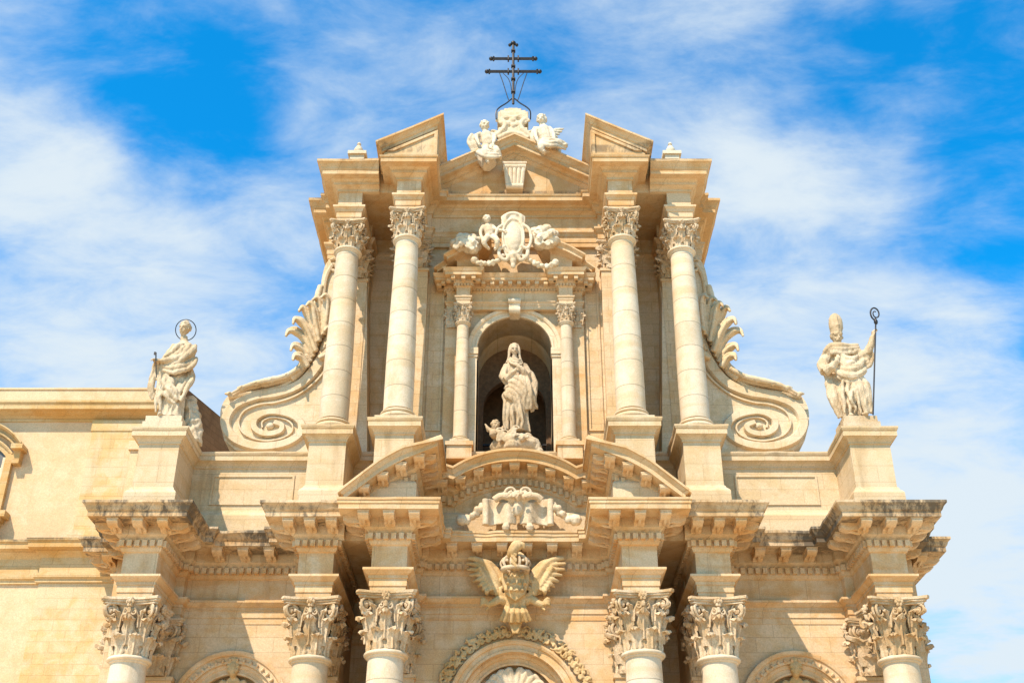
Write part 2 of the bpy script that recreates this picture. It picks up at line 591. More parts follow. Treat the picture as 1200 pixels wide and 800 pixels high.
e.box(-3.1, 3.1, -.37, 6.9, 10.87, 13.3)
DEN = mirror([(-12.8, 3), (-12.8, .5), (-11.99, .5), (-11.99, -.35), (-11.71, -.35), (-11.71, -2.52), (-10.67, -2.52), (-10.67, -.35), (-10.39, -.35),
              (-10.39, 0), (-6.73, 0), (-6.73, -.35), (-6.45, -.35), (-6.45, -2.52), (-5.41, -2.52), (-5.41, 2.4), (-4.2, 2.4), (-4.2, -3.12),
              (-3.16, -3.12), (-3.16, -.65), (-2.95, -.65), (-2.95, -.4)])
for x, y, a, n in stations(DEN, .17, .235):
    e.box(-.072, .072, -.22, -.08, 12.40, 12.585, Matrix.Translation((x, y, 0)) @ Matrix.Rotation(a, 4, 'Z'))
ent = e.build('entablature', M['trim'], church)

# --- lower cornice
body = [(-.1, 12.6), (.12, 12.6), (.16, 12.66), (.24, 12.72), (.26, 12.74), (.26, 13.04), (.95, 13.05), (.95, 13.2), (.98, 13.22)]
sima = [(1.0, 13.25), (1.04, 13.35), (1.1, 13.41), (1.12, 13.42), (1.12, 13.5), (-.1, 13.53)]
flat = [(.97, 13.31), (1.0, 13.32), (1.0, 13.39), (-.1, 13.41)]
cors = []
for sx, pth in ((-1, LC1), (0, LC2), (1, flip(LC1))):
    c = MB()
    c.sweep(pth, body + (sima if sx else flat), rag=.02 if sx else .016)
    if sx:
        c.box(*sorted((sx * 5.6, sx * 4.0)), -2.45, 2.6, 12.66, 13.38)
    cors.append(c.build('cornice', M['cornice'] if sx else M['ucornice'], church))


def bracket(wd, dep, ht, front=None):
    """a scrolled modillion, local -y outwards, top at z=0"""
    b = MB()
    n = 9
    low = []
    for i in range(n + 1):
        s = i / n
        low.append((-.02 - dep * s, -ht * (1 - .62 * s ** 1.3) + ht * .16 * sin(s * 2 * PI)))
    sec = [(0, 0)] + low[::1] + [(-dep, 0)]
    pts = [(y, z) for y, z in sec]
    k = len(pts)
    for x0, x1, sh in ((-wd / 2, wd / 2, 1),):
        b.add([(x0, y, z) for y, z in pts] + [(x1, y, z) for y, z in pts],
              [tuple(range(k)), tuple(range(2 * k - 1, k - 1, -1))] + [(i, (i + 1) % k, k + (i + 1) % k, k + i) for i in range(k)])
    b.tube([(-wd / 2 - .012, -dep * .9, -ht * .3), (wd / 2 + .012, -dep * .9, -ht * .3)], ht * .27, 10)
    b.tube([(-wd / 2 - .012, -dep * .12, -ht * .62), (wd / 2 + .012, -dep * .12, -ht * .62)], ht * .3, 10)
    b.tube([(0, -dep * s, -ht * (1.02 - .62 * s ** 1.3)) for s in (.1, .3, .5, .7, .85)], [.03, .05, .05, .045, .02], 6)
    b.box(-wd / 2 - .03, wd / 2 + .03, -dep - .02, 0, -.05, .0)
    return b.mesh('modillion', 35)


mod_me = bracket(.3, .62, .29)
mod_me.materials.append(M['trim'])
MODP = [p for p in LC1 if True]
MODP = [(-12.8, 1.2)] + LC1[1:]
count = 0
for path, cor in ((MODP, cors[0]), (flip(MODP), cors[2]), (LC2, cors[1])):
    for x, y, a, n in stations(path, .6, .72):
        put('modillion', mod_me, None, cor, (x + n.x * .24, y + n.y * .24, 13.045), a)
        count += 1

# --- columns, capitals
def leaf(mb, ang, z0, h, wd, rb, curl=1.0, sq=None, rows=9, cols=9):
    ctr = [(0, 0), (.015, .16), (.03, .34), (.06, .52), (.11, .7), (.2, .86), (.33, .96), (.44, .93), (.48, .82)]
    ww = [.72, .9, .8, 1.02, .86, .98, .72, .6, .22]
    g = []
    for i in range(rows):
        o, z = ctr[i]
        row = []
        for j in range(cols):
            u = -1 + 2 * j / (cols - 1)
            lob = 1 + (.12 if i % 2 else -.06) * (abs(u) > .7)
            out = o * h * curl + h * .05 * (1 - abs(u)) ** 2 - h * .07 * abs(u) ** 2 * (i > 4) + h * .028 * cos(u * PI * 3)
            zz_ = z0 + h * (z - .07 * abs(u) * (i > 5))
            r = rb(zz_) + .02 + out
            a = ang + u * wd * ww[i] * lob * .5 / max(r - out * .6, .1)
            row.append((r, a, zz_))
        g.append(row)
    res = []
    for row in g:
        res.append([(r * cos(a) * sq(a), r * sin(a) * sq(a), z) for r, a, z in row])
    mb.grid(res)


def capital(kind='round', wear=0):
    H, W = 3.0, 1.62
    if kind == 'round':
        sq = lambda a: 1.0
    else:
        sq = lambda a: 1 / max(abs(cos(a)), abs(sin(a))) ** .85
    rb = lambda z: 1.0 + .05 * (z / H) + .34 * max(0, (z / H - .55) / .45) ** 2
    L = MB()
    n = 8
    for k in range(n):
        leaf(L, 2 * PI * (k + .5) / n, .0, 1.15, .66, rb, 1.0, sq)
    for k in range(n):
        leaf(L, 2 * PI * k / n, .5, 1.6, .60, lambda z: rb(z) + .03, .85, sq)
    for k in range(4):
        for dd in (-.24, .24):
            leaf(L, 2 * PI * (k + .5) / 4 + dd, 1.45, .95, .30, lambda z: rb(z) + .10, 1.1, sq)
    me = L.mesh('leaves', None, .035)
    m = MB()
    vs = [tuple(v.co) for v in me.vertices]
    m.add(vs, [tuple(p.vertices) for p in me.polygons])
    prof = [(rb(H * i / 10) * .985, H * .94 * i / 10) for i in range(11)]
    seg = 40
    ring = []
    for r, z in prof:
        ring.append([(r * cos(2 * PI * k / seg) * sq(2 * PI * k / seg), r * sin(2 * PI * k / seg) * sq(2 * PI * k / seg), z) for k in range(seg + 1)])
    m.grid(ring)
    for k in range(4):                                    # corner volutes with their stalks
        a = PI / 4 + k * PI / 2
        ux, uy = cos(a), sin(a)
        for sd in (-1, 1):
            pts, rr = [], []
            r0 = .36
            cx_, cz_ = 1.62, 2.28
            for i in range(30):
                s = i / 29
                th = PI * .5 + s * PI * 3.3
                rad = r0 * (1 - s) ** .8 + .03
                q = cx_ - cos(th + PI) * rad * -1
                pts.append(((cx_ - rad * cos(th)), cz_ + rad * sin(th)))
                rr.append(.085 * (1 - .45 * s))
            lead = [(1.08, 1.25), (1.12, 1.7), (1.22, 2.15), (1.38, 2.5)]
            pts = lead + pts
            rr = [.05, .065, .075, .08] + rr
            px = []
            for (r, z), q in zip(pts, rr):
                off = sd * (.10 + max(0, 1.62 - r) * .42)
                px.append((ux * r - uy * off, uy * r + ux * off, z))
            m.tube(px, rr, 7)
        m.ball((ux * 1.62, uy * 1.62, 2.28), (.2, .2, .2), seg=8)
    for k in range(4):                                    # inner spirals and a small face or flower on each side
        a = k * PI / 2
        ux, uy = cos(a), sin(a)
        rr0 = 1.38 if kind == 'round' else 1.36
        for sd in (-1, 1):
            pts, rr = [], []
            for i in range(18):
                s = i / 17
                th = s * PI * 2.6
                rad = .2 * (1 - s) + .02
                lx = sd * (.26 - rad * sin(th) * .9)
                lz = 2.2 + rad * cos(th)
                pts.append((ux * rr0 - uy * lx, uy * rr0 + ux * lx, lz))
                rr.append(.06 * (1 - .4 * s))
            st = sd * .5
            pts = [(ux * 1.12 - uy * st, uy * 1.12 + ux * st, 1.4), (ux * 1.2 - uy * st * .95, uy * 1.2 + ux * st * .95, 2.0)] + pts
            rr = [.05, .06] + rr
            m.tube(px and pts, rr, 6)
        for j in range(6):
            b = j * PI / 3
            lx, lz = .15 * cos(b), .17 * sin(b)
            m.ball((ux * 1.5 - uy * lx, uy * 1.5 + ux * lx, 2.72 + lz), (.11, .11, .12), seg=8)
        m.ball((ux * 1.58, uy * 1.58, 2.72), .1, seg=8)
        m.ball((ux * 1.45, uy * 1.45, 2.28), (.13, .13, .2), seg=8)
    ab = []                                                # abacus with hollow sides and cut corners
    for k in range(4):
        a = k * PI / 2
        for i in range(9):
            u = -1 + 2 * i / 8
            x = W - .26 * (1 - u * u)
            y = u * W * .9
            ab.append((x * cos(a) - y * sin(a), x * sin(a) + y * cos(a)))
    for s0, z0, z1 in ((.93, 2.62, 2.76), (1.0, 2.76, 2.86), (1.05, 2.862, 3.0)):
        m.prism_xy([(x * s0, y * s0) for x, y in ab], z0, z1)
    cm = m.mesh('capital', 40)
    co = []
    for v in cm.vertices:
        p = v.co
        q = Vector((p.x * 2.2 + wear * 17, p.y * 2.2, p.z * 2.2))
        k = .05 * noise.noise(q) + .03 * noise.noise(q * 3.1)
        brk = max(0, noise.noise(q * .8 + Vector((5, 3, wear))) - .42) * 1.1
        rr_ = math.hypot(p.x, p.y)
        f = 1 + k - (brk if rr_ > 1.35 and p.z < 2.6 else 0)
        co += [p.x * f, p.y * f, p.z + k * .5]
    cm.vertices.foreach_set('co', co)
    cm.update()
    cm.materials.append(M['cap'])
    bpy.data.meshes.remove(me)
    return cm


caps = [capital('round', q) for q in range(4)]
cap_round, cap_sq = caps[0], capital('square', 5)


def shaft_mesh(r0, r1, z0, z1, ast=.1):
    m = MB()
    pr = []
    n = 14
    for i in range(n + 1):
        s = i / n
        r = r0 + (r1 - r0) * max(0, (s - .25) / .75) ** 1.25
        pr.append((r, z0 + (z1 - z0) * s))
    a = ast
    pr += [(r1 + .03, z1 + .01), (r1 + .05, z1 + .04), (r1 + .05, z1 + .06)] + \
          [(r1 + .05 + a * .75 * sin(t), z1 + .06 + a * (1 - cos(t)) / 2 * 1.3) for t in [PI * i / 8 for i in range(9)]] + [(r1 + .0, z1 + .08 + a * 1.35)]
    m.lathe([(0, z0)] + pr + [(0, pr[-1][1])], 48)
    return m.mesh('column', 40)


def base_mesh(r, h):
    m = MB()
    pr = [(r * 1.36, 0), (r * 1.36, h * .28)]
    m.box(-r * 1.38, r * 1.38, -r * 1.38, r * 1.38, 0, h * .28)
    def torus(rc, zc, q):
        return [(rc + q * cos(t), zc + q * sin(t)) for t in [-PI / 2 + PI * i / 8 for i in range(9)]]
    m.lathe([(0, h * .28)] + torus(r * 1.18, h * .46, h * .17) + [(r * 1.12, h * .66), (r * 1.08, h * .72)] + torus(r * 1.06, h * .84, h * .11) + [(r, h * .98), (0, h * .98)], 48)
    return m.mesh('base', 35)


low_col = shaft_mesh(.61, .515, -.6, 9.0)
low_col.materials.append(M['shaft'])
low_base = base_mesh(.61, .55)
low_base.materials.append(M['ped'])
pp = MB()
pp.box(-1.0, 1.0, -1.0, 1.0, -1.6, -1.14)
low_ped = pp.mesh('plinth')
low_ped.materials.append(M['ped'])
for x in (-11.19, -5.93, -3.68, 3.68, 5.93, 11.19):
    y = -2.6 if abs(x) < 4 else -2.0
    o = put('column', low_col, None, church, (x, y, 0))
    put('base', low_base, None, o, (x, y, -1.14))
    put('plinth', low_ped, None, o, (x, y, 0))
    put('capital', caps[int(abs(x) * 7 + x) % 4], None, o, (x, y, 9.2), 0, (.52, .52, .543))
# capitals of the lower pilasters
for x, y, sx_ in ((-11.19, -.12, .62), (-5.93, -.12, .44), (-3.68, -.42, .55), (3.68, -.42, .55), (5.93, -.12, .44), (11.19, -.12, .62)):
    put('pilaster_capital', cap_sq, None, church, (x, y, 9.12), 0, (sx_, .34, .57))
for sx in (-1, 1):
    put('pilaster_capital', cap_sq, None, church, (sx * 12.25, .75, 9.12), 0, (.45, .34, .57))

# --- attic with its pedestals
AT = [(-11.82, 6), (-11.82, -2.5), (-10.56, -2.5), (-10.56, -.6), (-6.45, -.6), (-6.45, -2.65), (-5.29, -2.65), (-5.29, -.6), (-4.32, -.6), (-4.32, -3.2),
      (-3.12, -3.2), (-3.12, -.6)]
AT = mirror(AT)
a = MB()
a.sweep(AT, [(-.1, 13.45), (.16, 13.45), (.16, 14.15), (.13, 14.2), (.06, 14.28), (.03, 14.36), (0, 14.38), (0, 15.82), (.04, 15.84), (.04, 15.9), (.1, 15.98), (.19, 16.04),
              (.22, 16.04), (.22, 16.2), (.24, 16.22), (.27, 16.29), (.27, 16.34), (-.1, 16.36)], rag=.012)
for (x0, x1, y) in ((10.58, 11.8, -2.48), (5.31, 6.43, -2.63), (3.14, 4.3, -3.18)):
    for sx in (-1, 1):
        a.box(*sorted((sx * x0, sx * x1)), y, 1, 13.4, 16.345)
a.box(-11.8, 11.8, -.58, 5.8, 13.42, 16.343)
a.build('attic', M['attic'], church)
a = MB()
a.box(-12.35, -11.84, -1.7, 4, 13.46, 16.0)
a.box(-12.42, -11.86, -1.78, 4, 16.0, 16.3)
a.build('attic_pier', M['palace'], church)
for sx in (-1, 1):                                         # sunk panels of the attic
    a = MB()
    zc0, zc1, b = 14.55, 15.6, .07
    X0, X1 = sorted((sx * 7.2, sx * 9.9))
    a.box(X0, X1, -.64, -.58, zc0, zc0 + b)
    a.box(X0, X1, -.64, -.58, zc1 - b, zc1)
    a.box(X0, X0 + b, -.64, -.58, zc0 + b, zc1 - b)
    a.box(X1 - b, X1, -.64, -.58, zc0 + b, zc1 - b)
    a.build('panel_frame', M['attic'], church)

# --- upper storey
UF = mirror([(-6.94, 7), (-6.94, 0), (-6.45, 0), (-6.45, -.3), (-6.29, -.3), (-6.29, -2.32), (-5.45, -2.32), (-5.45, -.3), (-5.3, -.3), (-5.3, .7), (-4.3, .7),
             (-4.3, -.9), (-4.14, -.9), (-4.14, -3.02), (-3.3, -3.02), (-3.3, -1.0), (-3.05, -1.0), (-3.05, -.75)])
UC1 = [(-6.94, 7), (-6.94, 0), (-6.45, 0), (-6.45, -.3), (-6.29, -.3), (-6.29, -2.32), (-4.85, -2.32)]
UC2 = mirror([(-4.14, -1.4), (-4.14, -3.02), (-3.3, -3.02), (-3.3, -1.0), (-3.05, -1.0), (-3.05, -.75)])
u = MB()
NR, NZ = 1.3, 20.32
u.prism_xz([(-3.3, 16.3), (-NR, 16.3)] + arch(0, NZ, NR)[::-1] + [(NR, 16.3), (3.3, 16.3), (3.3, 24.7), (-3.3, 24.7)], -.6, .6)
for sx in (-1, 1):
    u.box(*sorted((sx * 6.9, sx * 5.32)), .02, 6.9, 16.3, 24.7)
    u.box(*sorted((sx * 5.33, sx * 4.25)), .72, 6.9, 16.3, 24.7)
    u.box(*sorted((sx * 4.28, sx * 3.25)), -.58, 6.8, 16.3, 24.7)
u.box(-3.2, 3.2, 3.6, 6.9, 16.3, 24.7)
u.build('wall', M['wall'], church)
for sx in (-1, 1):
    for x0, x1, y0, y1 in ((5.35, 6.4, -.28, .1), (3.1, 4.25, -.98, 0), (6.6, 6.93, -.02, .1)):
        p_ = MB()
        p_.box(*sorted((sx * x0, sx * x1)), y0, y1, 16.3, 23.45)
        if x0 < 6.5:
            p_.box(*sorted((sx * (x0 - .04), sx * (x1 + .04))), y0 - .05, y1, 23.36, 23.46)
        p_.build('pilaster', M['wall'], church)
for x, y, s in ((-5.87, -.15, .42), (5.87, -.15, .42), (-3.7, -.8, .45), (3.7, -.8, .45)):
    put('pilaster_capital', cap_sq, None, church, (x, y, 23.45), 0, (s, .26, .37))
e = MB()
e.sweep(UF, [(-.2, 24.56), (0, 24.56), (0, 24.74), (.025, 24.75), (.025, 24.96), (.05, 24.97), (.08, 25.06), (.13, 25.12), (.15, 25.12), (.15, 25.2), (0, 25.22), (0, 25.86), (-.2, 25.9)])
for x in (-5.87, 5.87, -3.72, 3.72):
    y = -3.0 if abs(x) < 4 else -2.3
    e.box(x - .4, x + .4, y, .3, 24.58, 26.4)
for sx in (-1, 1):
    e.box(*sorted((sx * 6.9, sx * 5.33)), .03, 6.8, 24.59, 26.7)
    e.box(*sorted((sx * 4.27, sx * 3.0)), .03, 6.8, 24.59, 26.7)
    e.box(*sorted((sx * 5.33, sx * 4.27)), .73, 6.8, 24.59, 26.3)
e.box(-3.1, 3.1, -.72, 6.8, 24.61, 26.3)
e.build('entablature', M['trim'], church)
c = MB()
ub = [(-.1, 25.82), (.05, 25.84), (.05, 25.94), (.08, 25.97), (.16, 26.03), (.2, 26.04), (.2, 26.16), (.24, 26.18), (.3, 26.24), (.56, 26.25), (.56, 26.42)]
c.sweep(UC1, ub + [(.59, 26.44), (.61, 26.52), (.67, 26.62), (.74, 26.68), (.76, 26.68), (.76, 26.78), (-.1, 26.8)], rag=.014)
c.sweep(flip(UC1), ub + [(.59, 26.44), (.61, 26.52), (.67, 26.62), (.74, 26.68), (.76, 26.68), (.76, 26.78), (-.1, 26.8)], rag=.014)
c.sweep(UC2, ub + [(.6, 26.44), (.62, 26.5), (-.1, 26.52)])
for sx in (-1, 1):
    c.box(*sorted((sx * 5.5, sx * 4.0)), -2.28, 2.4, 25.86, 26.7)
    c.box(*sorted((sx * 6.9, sx * 3.9)), .0, 6.8, 26.0, 26.79)
c.box(-3.2, 3.2, -.7, 6.8, 26.32, 26.5)
c.build('cornice', M['ucornice'], church)

# gable: raking cornice broken forward over the inner columns
X0 = 4.84
zg = lambda x: .55 * (X0 - min(abs(x), X0))
zc_ = lambda x: zg(x) - .4
gb = MB()
RAKE = [(-.12, 26.42, 0), (.06, 26.42, 0), (.06, 26.36), (.1, 26.4), (.16, 26.48), (.2, 26.48), (.2, 26.54), (.3, 26.6), (.54, 26.61), (.54, 26.76), (.58, 26.78), (.62, 26.86), (.7, 26.94),
        (.76, 26.95), (.76, 27.03), (-.12, 27.05)]
GP = [(-4.14, -1.2), (-4.14, -3.02), (-3.3, -3.02), (-3.3, -.6)]
gb.sweep(GP, RAKE, zg, .5)
gb.sweep(flip(GP), RAKE, zg, .5)
gb.sweep([(-3.2, -.75), (0, -.75), (3.2, -.75)], RAKE, zc_, .5)
for sx in (-1, 1):
    pts = [(4.1, 26.45), (3.32, 26.45), (3.32, 27.0 + zg(3.32)), (4.1, 27.0 + zg(4.1))]
    gb.prism_xz([(sx * x, z) for x, z in pts], -2.98, 3)
for sx in (-1, 1):
    T_ = lambda x, k: 26.56 + zg(x) - k
    out_ = [(4.62, 26.5), (2.72, 26.5), (2.72, T_(2.72, 0)), (4.62, T_(4.62, 0))]
    gb.prism_xz([(sx * x, z) for x, z in out_], -3.5, -2.9)
    gb.prism_xz([(sx * x, z) for x, z in [(4.4, 26.53), (2.74, 26.53), (2.74, 26.63), (4.2, 26.63)]], -3.56, -3.49)
    gb.prism_xz([(sx * x, z) for x, z in [(2.74, 26.632), (2.86, 26.632), (2.86, T_(2.86, .13)), (2.74, T_(2.74, .13))]], -3.56, -3.49)
    gb.prism_xz([(sx * x, z) for x, z in [(2.74, T_(2.74, .125)), (2.74, T_(2.74, 0)), (4.5, T_(4.5, 0)), (4.27, T_(4.27, .125))]], -3.562, -3.49)
gb.prism_xz([(-4.0, 26.45), (4.0, 26.45), (4.0, 26.55 + zg(4.0)), (0, 26.58 + zg(0)), (-4.0, 26.55 + zg(4.0))], -.7, 6.5)
gab = gb.build('gable', M['ucornice'], church)
# small finials on the outer cornice
fb = MB()
fb.box(-.26, .26, -.26, .26, 0, .92)
fb.box(-.34, .34, -.34, .34, .92, 1.06)
fb.lathe([(0, 1.06), (.2, 1.06), (.2, 1.12), (.12, 1.17), (.17, 1.26), (.17, 1.34), (.1, 1.48), (.05, 1.54), (.08, 1.6), (.05, 1.67), (0, 1.72)], 16)
fm = fb.mesh('finial', 40)
for px in (420, 786):
    q = at(px, 180, -1.9)
    put('finial', fm, M['white'], church, (q.x, -1.9, 26.78))

# upper columns
up_col = shaft_mesh(.475, .39, 16.9, 23.36, .075)
up_col.materials.append(M['shaft'])
ub_ = base_mesh(.475, .52)
ub_.materials.append(M['ped'])
for x in (-5.87, -3.72, 3.72, 5.87):
    y = -2.6 if abs(x) < 4 else -1.9
    o = put('column', up_col, None, church, (x, y, 0))
    put('base', ub_, None, o, (x, y, 16.345))
    put('capital', caps[int(abs(x) * 5 + x + 1) % 4], None, o, (x, y, 23.5), 0, (.385, .385, .354))

# --- curved broken pediment of the lower storey
def zarc(x):
    ax = abs(x)
    if ax <= 2.165:
        return 12.72 + math.sqrt(3.4 ** 2 - ax * ax) - 13.61
    return 8.85 + math.sqrt(7.05 ** 2 - min(ax, 5.2) ** 2) - 13.61


pm = MB()
PP = mirror([(-4.2, -1.0), (-4.2, -3.12), (-3.16, -3.12), (-3.16, -.65)])
pm.sweep(PP, [(-.2, 13.3, 0), (.02, 13.3, 0), (.02, 12.55), (.08, 12.6), (.1, 12.7), (.1, 12.9), (.16, 12.95), (.24, 13.0), (.26, 13.02), (.26, 13.2), (.84, 13.21), (.84, 13.36), (.88, 13.4),
              (.94, 13.5), (1.0, 13.52), (1.0, 13.6), (-.2, 13.62)], zarc, .2)
for x, y, a_, n_ in stations(PP, .17, .2):
    z = zarc(x + n_.x * .17)
    pm.box(-.06, .06, -.19, -.06, 12.68 + z, 12.88 + z, Matrix.Translation((x, y, 0)) @ Matrix.Rotation(a_, 4, 'Z'))
ped = pm.build('curved_pediment', M['ucornice'], church)
pm = MB()
n = 14
for sx in (-1, 1):
    pm.prism_xz([(sx * x, z) for x, z in [(4.18, 13.35), (3.18, 13.35)] + [(3.18 + i / n, 13.55 + zarc(3.18 + i / n)) for i in range(n + 1)]], -3.1, -.3)
pm.prism_xz([(-3.18, 13.33), (3.18, 13.33)] + [(3.18 - 6.36 * i / 40, 13.5 + zarc(3.18 - 6.36 * i / 40)) for i in range(41)], -.63, .2)
pm.build('tympanum', M['trim'], ped)
mod2 = bracket(.3, .5, .26)
mod2.materials.append(M['trim'])
for x, y, a_, n_ in stations(PP, .55, .55):
    if abs(n_.x) > .5 and y < -1:
        xx = x + n_.x * .5
    else:
        xx = x
    z = zarc(x + n_.x * .6)
    put('modillion', mod2, None, ped, (x + n_.x * .25, y + n_.y * .25, 13.205 + z), a_)
    count += 1

# --- the niche and its frame
nb = MB()
n = 24
pts = [(-NR, 16.3)] + arch(0, NZ, NR, n, PI, 0) + [(NR, 16.3)]
nb.grid([[(x, y, z) for x, z in pts] for y in (-.6, .2, 1.0, 1.6)])
niche = nb.build('niche_vault', M['ped'], church, 30)
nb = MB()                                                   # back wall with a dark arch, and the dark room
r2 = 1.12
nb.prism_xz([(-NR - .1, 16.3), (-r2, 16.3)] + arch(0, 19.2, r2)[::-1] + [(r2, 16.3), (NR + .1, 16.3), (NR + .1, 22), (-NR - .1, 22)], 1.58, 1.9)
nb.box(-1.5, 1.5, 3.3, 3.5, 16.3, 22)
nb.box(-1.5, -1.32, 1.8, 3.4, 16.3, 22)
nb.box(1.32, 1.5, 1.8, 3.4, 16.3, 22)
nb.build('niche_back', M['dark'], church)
nb = MB()
nb.box(-1.3, 1.3, 1.7, 1.78, 17.3, 17.36)
nb.box(-1.3, 1.3, 1.7, 1.78, 17.75, 17.81)
nb.build('railing', M['iron'], church)


def band(mb, cx, cz, r0, r1, y, dep, legs=0, n=28, a0=0.0):
    """an archivolt: ring band from r0 to r1 standing proud of y by dep, with straight legs below"""
    prof = [(r0, y + .1), (r0, y - dep * .6), (r0 + (r1 - r0) * .2, y - dep * .65), (r0 + (r1 - r0) * .25, y - dep * .45), (r0 + (r1 - r0) * .6, y - dep * .5), (r0 + (r1 - r0) * .66, y - dep * .8),
            (r0 + (r1 - r0) * .85, y - dep), (r1, y - dep), (r1, y + .1)]
    rows = []
    if legs:
        rows.append([(cx - r, yy, cz - legs) for r, yy in prof])
    for i in range(n + 1):
        t = (PI - a0) - (PI - 2 * a0) * i / n
        rows.append([(cx + r * cos(t), yy, cz + r * sin(t)) for r, yy in prof])
    if legs:
        rows.append([(cx + r, yy, cz - legs) for r, yy in prof])
    mb.grid(rows)


nb = MB()
band(nb, 0, NZ, NR + .004, NR + .34, -.6, .16)
for sx in (-1, 1):
    nb.box(*sorted((sx * (NR + .004), sx * (NR + .36))), -.72, -.5, 16.3, NZ - .02)
    nb.box(*sorted((sx * (NR - .04), sx * (NR + .4))), -.8, -.5, NZ - .24, NZ + .004)
    nb.box(*sorted((sx * (NR - .02), sx * (NR + .38))), -.76, -.5, NZ - .34, NZ - .244)
nb.build('niche_frame', M['ped'], church, 30)

ae = MB()
AE = mirror([(-2.4, -.3), (-2.4, -.85), (-2.04, -.85), (-2.04, -1.22), (-1.56, -1.22), (-1.56, -.85)])
ae.sweep(AE, [(-.1, 21.82), (0, 21.82), (0, 21.98), (.02, 21.99), (.03, 22.06), (.07, 22.1), (.07, 22.14), (0, 22.15), (0, 22.5), (.05, 22.53), (.05, 22.62), (.1, 22.66), (.13, 22.68),
              (.13, 22.8), (.4, 22.81), (.4, 22.92), (.43, 22.94), (.47, 23.02), (.49, 23.06), (-.1, 23.08)])
ae.box(-2.36, 2.36, -.82, -.4, 21.84, 23.05)
for sx in (-1, 1):
    ae.box(*sorted((sx * 2.02, sx * 1.58)), -1.2, -.6, 21.85, 23.04)
    ae.box(*sorted((sx * 2.42, sx * 2.02)), -.78, -.5, 16.3, 21.82)
    ae.box(*sorted((sx * 2.22, sx * 1.4)), -1.3, -.5, 15.9, 16.36)
    ae.box(*sorted((sx * 2.27, sx * 1.35)), -1.36, -.5, 16.361, 16.5)
for x, y, a_, n_ in stations(AE, .3, .3):
    ae.box(-.07, .07, -.36, -.1, 22.67, 22.795, Matrix.Translation((x, y, 0)) @ Matrix.Rotation(a_, 4, 'Z'))
for x, y, a_, n_ in stations(AE, .09, .11):
    ae.box(-.033, .033, -.11, -.04, 22.54, 22.63, Matrix.Translation((x, y, 0)) @ Matrix.Rotation(a_, 4, 'Z'))
aed = ae.build('niche_entablature', M['trim'], church)
ae = MB()
za = lambda x: math.sqrt(max(0, 4.0 ** 2 - min(abs(x), 2.9) ** 2)) - math.sqrt(16 - 2.9 ** 2)
for sx in (-1, 1):
    ae = MB()
    path = [(-2.4, -.3), (-2.4, -.85), (-2.04, -.85), (-2.04, -1.22), (-1.3, -1.22), (-1.3, -.5)]
    if sx > 0:
        path = flip(path)
    ae.sweep(path, [(-.08, 23.03, 0), (.0, 23.03, 0), (.02, 22.95), (.14, 23.0), (.36, 23.02), (.36, 23.12), (.42, 23.18), (.47, 23.22), (.47, 23.28), (-.08, 23.29)], za, .18)
    ae.build('niche_pediment', M['trim'], church)
kb = MB()                                                   # keystone of the niche
kb.prism_xz([(-.17, 21.55), (.17, 21.55), (.22, 22.2), (-.22, 22.2)], -.98, -.6)
kb.tube([(-.2, -1.0, 21.68), (.2, -1.0, 21.68)], .13, 12)
kb.tube([(-.22, -.98, 22.1), (.22, -.98, 22.1)], .1, 12)
kb.build('keystone', M['white'], church, 35)
sm = shaft_mesh(.235, .2, 16.7, 21.02, .04)
sm.materials.append(M['shaft'])
sb = base_mesh(.235, .25)
sb.materials.append(M['ped'])
for sx in (-1, 1):
    o = put('column', sm, None, church, (sx * 1.8, -1.02, 0))
    put('base', sb, None, o, (sx * 1.8, -1.02, 16.5))
    put('capital', cap_round, None, o, (sx * 1.8, -1.02, 21.1), 0, (.2, .2, .24))
    put('pilaster_capital', cap_sq, None, church, (sx * 2.2, -.7, 21.1), 0, (.17, .12, .24))

# --- wall mouldings of the centre bays: tall framed panels beside the niche
for sx in (-1, 1):
    for x0, x1, z0, z1, y in ((2.5, 3.0, 17.2, 23.2, -.6),):
        fr = MB()
        b = .07
        X0_, X1_ = sorted((sx * x0, sx * x1))
        fr.box(X0_, X1_, y - .05, y + .02, z0, z0 + b)
        fr.box(X0_, X1_, y - .05, y + .02, z1 - b, z1)
        fr.box(X0_, X0_ + b, y - .05, y + .02, z0 + b, z1 - b)
        fr.box(X1_ - b, X1_, y - .05, y + .02, z0 + b, z1 - b)
        fr.build('panel_frame', M['wall'], church)

# --- door arch and side arches
da = MB()
band(da, 0, DZ, DR + .003, 1.98, -.38, .2, 9)
band(da, 0, DZ, 1.3, DR - .003, -.1, .16, 9)
da.build('door_arch', M['trim'], church, 30)
da = MB()
da.prism_xz([(-DR, -1.6), (DR, -1.6)] + arch(0, DZ, DR - .003), .12, .4)
da.build('door_tympanum', M['trim'], church)
for sx in (-1, 1):
    da = MB()
    da.box(*sorted((sx * .03, sx * 1.25)), .02, .12, -1.6, 5.4)
    for k in range(4):
        da.box(*sorted((sx * .15, sx * 1.1)), -.02, .03, -1.3 + k * 1.6, -.1 + k * 1.6)
    da.build('door', M['wood'], church)
for sx in (-1, 1):
    sa = MB()
    band(sa, sx * SX, SZ, SR + .003, 1.8, .02, .16, 3)
    band(sa, sx * SX, SZ, SR - .3, SR - .003, .12, .1, 3)
    for k in range(22):                                    # carved leaf ring
        t = PI * (k + .5) / 22
        for rr_ in (1.52,):
            sa.ball((sx * SX + rr_ * cos(t), -.09, SZ + rr_ * sin(t)), (.075, .05, .05), (0, -t, 0), 8)
    side = sa.build('side_arch', M['trim'], church, 30)
    sa = MB()
    sa.prism_xz([(sx * SX + x, z) for x, z in [(-SR, 5), (SR, 5)] + arch(0, SZ, SR - .003)], .4, .7)
    sa.build('blind_panel', M['wall'], church)
